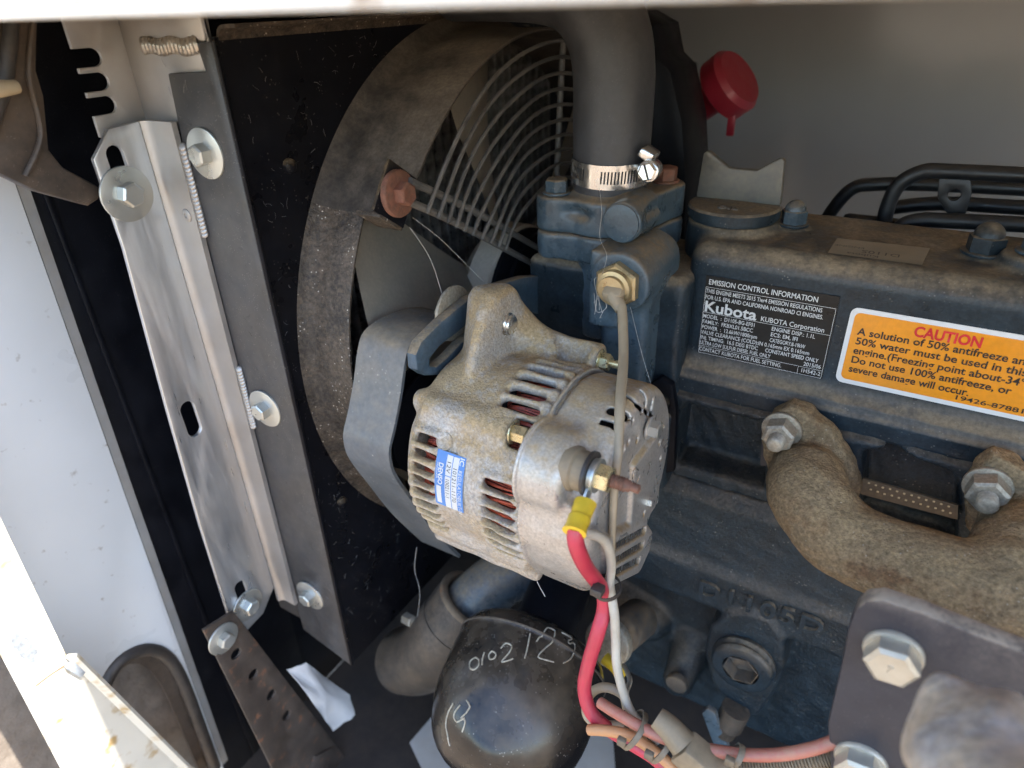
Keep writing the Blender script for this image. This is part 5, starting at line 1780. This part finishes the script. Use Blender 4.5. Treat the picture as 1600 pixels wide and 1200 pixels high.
ww = thing('white_wire', 'dusty white wire running down beside the red cable', 'wire', (-0.1, 0.22, -0.42))
wp = [(-0.1005,0.2093,-0.2107), (-0.096,0.2169,-0.2163), (-0.093,0.2239,-0.2261), (-0.092,0.2283,-0.2417), (-0.092,0.2282,-0.2569), (-0.0871,0.224,-0.2706), (-0.0848,0.222,-0.286), (-0.0821,0.219,-0.3006), (-0.0764,0.217,-0.3175), (-0.0693,0.214,-0.326), (-0.054,0.212,-0.3341)]
part('wire', MB().tube(wp, 0.0024, seg=12, n=8), M['whitew'], ww)

tt = thing('cable_tie', 'black cable tie binding the red cable and white wire below the alternator', 'cable tie', (-0.093,0.2242,-0.256))
tcn = Vector((-0.0925,0.2254,-0.2559))
part('loop', MB().lathe(tcn, Vector((0.1, 0.25, -1)), [(-0.0012, 0.0068), (-0.0012, 0.0074), (0.0012, 0.0074), (0.0012, 0.0068)], 24, cap=False), M['blackpl'], tt)
part('head', MB().box(Vector((-0.0915,0.2121,-0.2449)), (0.006, 0.006, 0.0045), bev=0.0008), M['blackpl'], tt)

# bundle along the bottom
def wire(name, label, pts, r, m, cat='wire', n=8):
    return part(name, MB().tube(pts, r, seg=12, n=n), m, smooth=60, label=label, cat=cat)


wire('tan_wire', 'tan wire looping behind the red cable above the bundle', [(-0.0751,0.22,-0.3325), (-0.0799,0.224,-0.3285), (-0.0901,0.224,-0.3295), (-0.0977,0.222,-0.3385), (-0.0988,0.22,-0.3539), (-0.0898,0.217,-0.3531), (-0.074,0.214,-0.3388), (-0.0612,0.213,-0.3358)], 0.0026, M['tanw'])
wire('faded_red_wire', 'faded pink wire leaving the bundle to the right', [(-0.0873,0.212,-0.3259), (-0.078,0.209,-0.3229), (-0.0629,0.206,-0.3198), (-0.0464,0.206,-0.3188), (-0.0285,0.208,-0.3143), (-0.0095,0.212,-0.3084), (0.0053,0.216,-0.2999), (0.0185,0.222,-0.2899), (0.0306,0.232,-0.28)], 0.0030, M['pink'])
wire('orange_wire', 'dull orange wire lowest in the bundle', [(-0.0898,0.205,-0.3419), (-0.0793,0.205,-0.3348), (-0.0671,0.205,-0.3296), (-0.0552,0.206,-0.3333), (-0.0447,0.207,-0.3414), (-0.0366,0.207,-0.3568)], 0.0029, M['orange'])
wire('thin_cream_wire', 'thin cream wire curling from the sensor crimp into the bundle', [(-0.1037,0.29,-0.3949), (-0.092,0.27,-0.3782), (-0.0851,0.245,-0.3576), (-0.0736,0.222,-0.335), (-0.0607,0.21,-0.326)], 0.0016, M['whitew'])
for i, (q, lab_, rz) in enumerate((((-0.0662,0.2065,-0.3256), 'dusty tan cable tie nearest the red cable on the bundle', 0.5), ((-0.0519,0.2065,-0.325), 'dusty tan cable tie in the middle of the bundle', 0.5), ((-0.0166,0.2085,-0.3093), 'dusty cable tie round the faded pink wire at the right', 0.3))):
    c = Vector(q)
    r_ = (0.0098, 0.0098, 0.0046)[i]
    ct_ = MB().lathe(c, Vector((0.85, 0.1, -0.5 + 0.2 * (i == 2))), [(-0.0014, r_), (-0.0014, r_ + 0.0008), (0.0014, r_ + 0.0008), (0.0014, r_)], 24, cap=False)
    ct_.box(c + Vector((-0.002, -r_ - 0.001, r_ * 0.3)), (0.0045, 0.003, 0.005), bev=0.0006)
    part('cable_tie', ct_, M['tie'], label=lab_, cat='cable tie', group='cable ties on the wire bundle')
cbk = Vector((-0.0311,0.203,-0.3186))
cn = thing('connector_block', 'dusty tan square connector at the bottom of the wire bundle', 'connector', tuple(cbk))
part('shell', MB().box(cbk, (0.022, 0.013, 0.015), rot=Matrix.Rotation(0.45, 3, 'Y'), bev=0.0015), M['tanpl'], cn)
part('boot', MB().tube([cbk + Vector((-0.009, 0, 0.006)), cbk + Vector((-0.017, 0.002, 0.010)), cbk + Vector((-0.024, 0.003, 0.012))], [0.0072, 0.0062, 0.0052], seg=16), M['tanpl'], cn)
# corrugated loom
lm = MB()
pp = spline([(-0.0274,0.218,-0.3511), (-0.0113,0.22,-0.3308), (0.0065,0.224,-0.3172), (0.0232,0.23,-0.3069)], 16)
for i in range(len(pp) - 1):
    a, b = Vector(pp[i]), Vector(pp[i + 1])
    lm.lathe(a, b - a, [(0, 0.0042), ((b - a).length * 0.25, 0.0054), ((b - a).length * 0.6, 0.0054), ((b - a).length * 0.8, 0.0042), ((b - a).length, 0.0042)], 16, cap=False)
part('wire_loom', lm, M['loom'], label='tan corrugated wire loom along the bottom edge', cat='loom')

# ---------------- oil pressure switch behind the cables
sw = thing('pressure_switch', 'small dusty oil pressure switch with yellow crimp behind the cables', 'switch', (-0.125,0.33,-0.414))
sa, sb_ = Vector((-0.1186,0.36,-0.4264)), Vector((-0.1237,0.315,-0.4079))
part('body', MB().cyl(sa, sb_, 0.0155, seg=32, bev=0.002), M['teald'], sw)
part('flange', MB().cyl(sb_, sb_ + (sb_ - sa).normalized() * 0.008, 0.0175, seg=32, bev=0.001), M['nutd'], sw)
part('crimp', MB().tube([(-0.1178,0.29,-0.3961), (-0.1088,0.288,-0.3972), (-0.103,0.286,-0.4017)], [0.0042, 0.0044, 0.004], seg=14, flat=(1.1, 0.8)), M['yellow'], sw)

# ---------------- red cap behind the hose
rcap = thing('filler_neck', 'blurred red plastic cap on a dark neck behind the radiator hose', 'cap', (-0.16, 0.6, -0.09))
rc_ = Vector((-0.1622,0.6,-0.0682))
ra = Vector((0.72, -0.16, 0.55)).normalized()
part('cap', MB().lathe(rc_ - ra * 0.010, ra, [(0, 0.0235), (0.002, 0.0262), (0.016, 0.0262), (0.0205, 0.0225), (0.0212, 0.0)], 40), M['redcap'], rcap)
part('neck', MB().cyl(rc_ - ra * 0.009, rc_ - ra * 0.030, 0.013), M['redcap'], rcap)
part('stem', MB().tube([rc_ - ra * 0.028, Vector((-0.2057,0.63,-0.0819)), Vector((-0.228,0.64,-0.1058))], [0.012, 0.013, 0.016], seg=18), M['blackm'], rcap)
part('tag', MB().box(Vector((-0.1545,0.59,-0.0947)), (0.006, 0.004, 0.022), bev=0.001), M['redcap'], rcap)

# dark bracket column between hose and back panel
dk = thing('air_duct', 'black curved duct standing behind the radiator hose', 'duct', (-0.2, 0.5, -0.3))
od = [(-0.2095,-0.0129),(-0.1925,-0.021),(-0.1863,-0.0409),(-0.1763,-0.0488),(-0.1648,-0.082),(-0.1567,-0.1311),(-0.1534,-0.1907),(-0.1623,-0.2725),(-0.2091,-0.284),(-0.2215,-0.0127)]
part('duct_body', MB().plate((0, 0.560, 0), EX, EZ, od, (), 0.060, bev=0.008), M['blackm'], dk)
part('white_fitting', MB().cyl((-0.2155,0.62,-0.063), (-0.201,0.62,-0.0663), 0.013), M['wall'], dk)

# muffler guard cage
cg = thing('wire_cage', 'black tubular wire cage behind the valve cover', 'cage', (0.0, 0.54, -0.2))
b_ = 0.0048
part('bar', MB().tube([(-0.0665,0.56,-0.1677), (-0.0643,0.56,-0.1524), (-0.053,0.56,-0.1324), (-0.037,0.56,-0.1272), (-0.0051,0.56,-0.1241), (0.0569,0.56,-0.1215), (0.0834,0.56,-0.1204)], b_, seg=14), M['cage'], cg)
part('bar', MB().tube([(-0.0239,0.51,-0.1434), (-0.0241,0.51,-0.1283), (-0.0207,0.51,-0.1146), (-0.0099,0.51,-0.1059), (0.0038,0.51,-0.1043), (0.0496,0.51,-0.1029), (0.0735,0.51,-0.1019)], b_, seg=14), M['cage'], cg)
part('bar', MB().tube([(-0.0247,0.55,-0.1405), (0.0056,0.55,-0.1339), (0.0594,0.55,-0.1313), (0.0856,0.55,-0.1299)], b_, seg=14), M['cage'], cg)
part('bar', MB().tube([(-0.0163,0.5,-0.147), (-0.0127,0.5,-0.1379), (-0.0028,0.5,-0.1333), (0.0111,0.5,-0.132), (0.0568,0.5,-0.129), (0.0807,0.5,-0.1275)], b_, seg=14), M['cage'], cg)
mt = [(0.0005,-0.1083),(0.0171,-0.1075),(0.02,-0.1162),(0.02,-0.1294),(0.0114,-0.1312),(0.0023,-0.12)]
part('mount_tab', MB().plate((0, 0.512, 0), EX, EZ, mt, [circle([(0.0111,-0.1175)][0], 0.0036, 14)], 0.005, bev=0.0006), M['cage'], cg)
part('foot', MB().box((-0.0286,0.52,-0.1544), (0.045, 0.01, 0.03), bev=0.004), M['cage'], cg)

# floor frame pieces below the radiator
ff = MB().box((-0.4998,0.42,-0.8268), (0.05, 0.34, 0.03), bev=0.003)
part('floor_rail', ff, M['frame_'], label='rusty steel floor rail under the radiator shroud', cat='rail')

# pale tray under the filter, crumpled sheet by the strap
ty = [(q[0], q[1]) for q in [(-0.2892,0.2577,-0.585),(-0.2871,0.2895,-0.585),(-0.2375,0.3399,-0.585),(-0.1681,0.3586,-0.585),(-0.1341,0.358,-0.585),(-0.0875,0.272,-0.585),(-0.1969,0.2075,-0.585)]]
part('drip_tray', MB().plate((0, 0, -0.5865), (1, 0, 0), (0, 1, 0), ty, (), 0.0015), M['tray'], label='beige floor tray showing on both sides of the oil filter', cat='tray')
cs = MB()
vs = []
for (px, dx) in (((-0.345,0.1972,-0.4518), 0.0), ((-0.345,0.2119,-0.4576), 0.004), ((-0.345,0.2267,-0.4937), -0.003), ((-0.345,0.2452,-0.5398), 0.002), ((-0.345,0.2447,-0.565), 0.006), ((-0.345,0.222,-0.5636), 0.0), ((-0.345,0.2111,-0.5188), 0.005), ((-0.345,0.203,-0.4821), 0.008)):
    vs.append(Vector(px) + Vector((dx, 0, 0)))
mid = sum(vs, Vector()) / 8 + Vector((0.004, 0, 0.003))
cs._add(vs + [mid], [(i, (i + 1) % 8, 8) for i in range(8)])
bmesh.ops.subdivide_edges(cs.bm, edges=list(cs.bm.edges), cuts=3, use_grid_fill=True)
rs_ = random.Random(9)
for v_ in cs.bm.verts:
    v_.co.x += rs_.uniform(-0.0012, 0.0012)
bmesh.ops.solidify(cs.bm, geom=list(cs.bm.faces), thickness=0.0006)
part('plastic_sheet', cs, M['sheet'], smooth=60, label='crumpled white plastic sheet between the perforated strap and the shroud', cat='sheet')

# cobwebs and bits of dry leaf
def web(pts, lab_, r=0.0001):
    return part('cobweb', MB().tube(pts, r, seg=5, n=6), M['web'], smooth=60, label=lab_, cat='cobweb', group='stray cobweb threads')


web([(-0.236,0.274,-0.1059), (-0.23,0.2805,-0.1231), (-0.225,0.2817,-0.1415), (-0.222,0.2811,-0.1564)], 'cobweb thread from the rusty bolt to the adjusting strap')
web([(-0.236,0.2775,-0.1016), (-0.23,0.2931,-0.1177), (-0.225,0.3119,-0.1401), (-0.222,0.3208,-0.1508)], 'cobweb thread crossing the fan blade')
web([(-0.1279,0.325,-0.1508), (-0.113,0.31,-0.172), (-0.0983,0.3,-0.1947)], 'cobweb thread from the temperature sender down to the rear cover')
web([(-0.1651,0.36,-0.0961), (-0.1561,0.345,-0.106), (-0.1568,0.345,-0.1208), (-0.1476,0.335,-0.1276), (-0.1481,0.33,-0.1373)], 'cobweb thread hanging from the hose clamp')
web([(-0.2639,0.275,-0.3499), (-0.2691,0.275,-0.3751), (-0.2671,0.275,-0.3979), (-0.2738,0.275,-0.4302)], 'cobweb thread hanging below the belt guard', 0.00016)
web([(-0.1497,0.25,-0.2836), (-0.1474,0.25,-0.3005), (-0.1415,0.25,-0.3117)], 'cobweb strand under the alternator housing', 0.00018)
rw = random.Random(5)
for (px, lab_) in (((-0.1493,0.332,-0.1498), 'clump of cobweb beside the temperature sender'),):
    mb = MB()
    c = Vector(px)
    for k in range(5):
        q = [c + Vector((rw.uniform(-.004, .004), rw.uniform(-.002, .001), rw.uniform(-.014, .010))) for _ in range(4)]
        mb.tube(q, 0.00014, seg=4, n=5)
    part('cobweb', mb, M['web'], smooth=60, label=lab_, cat='cobweb', group='stray cobweb threads')
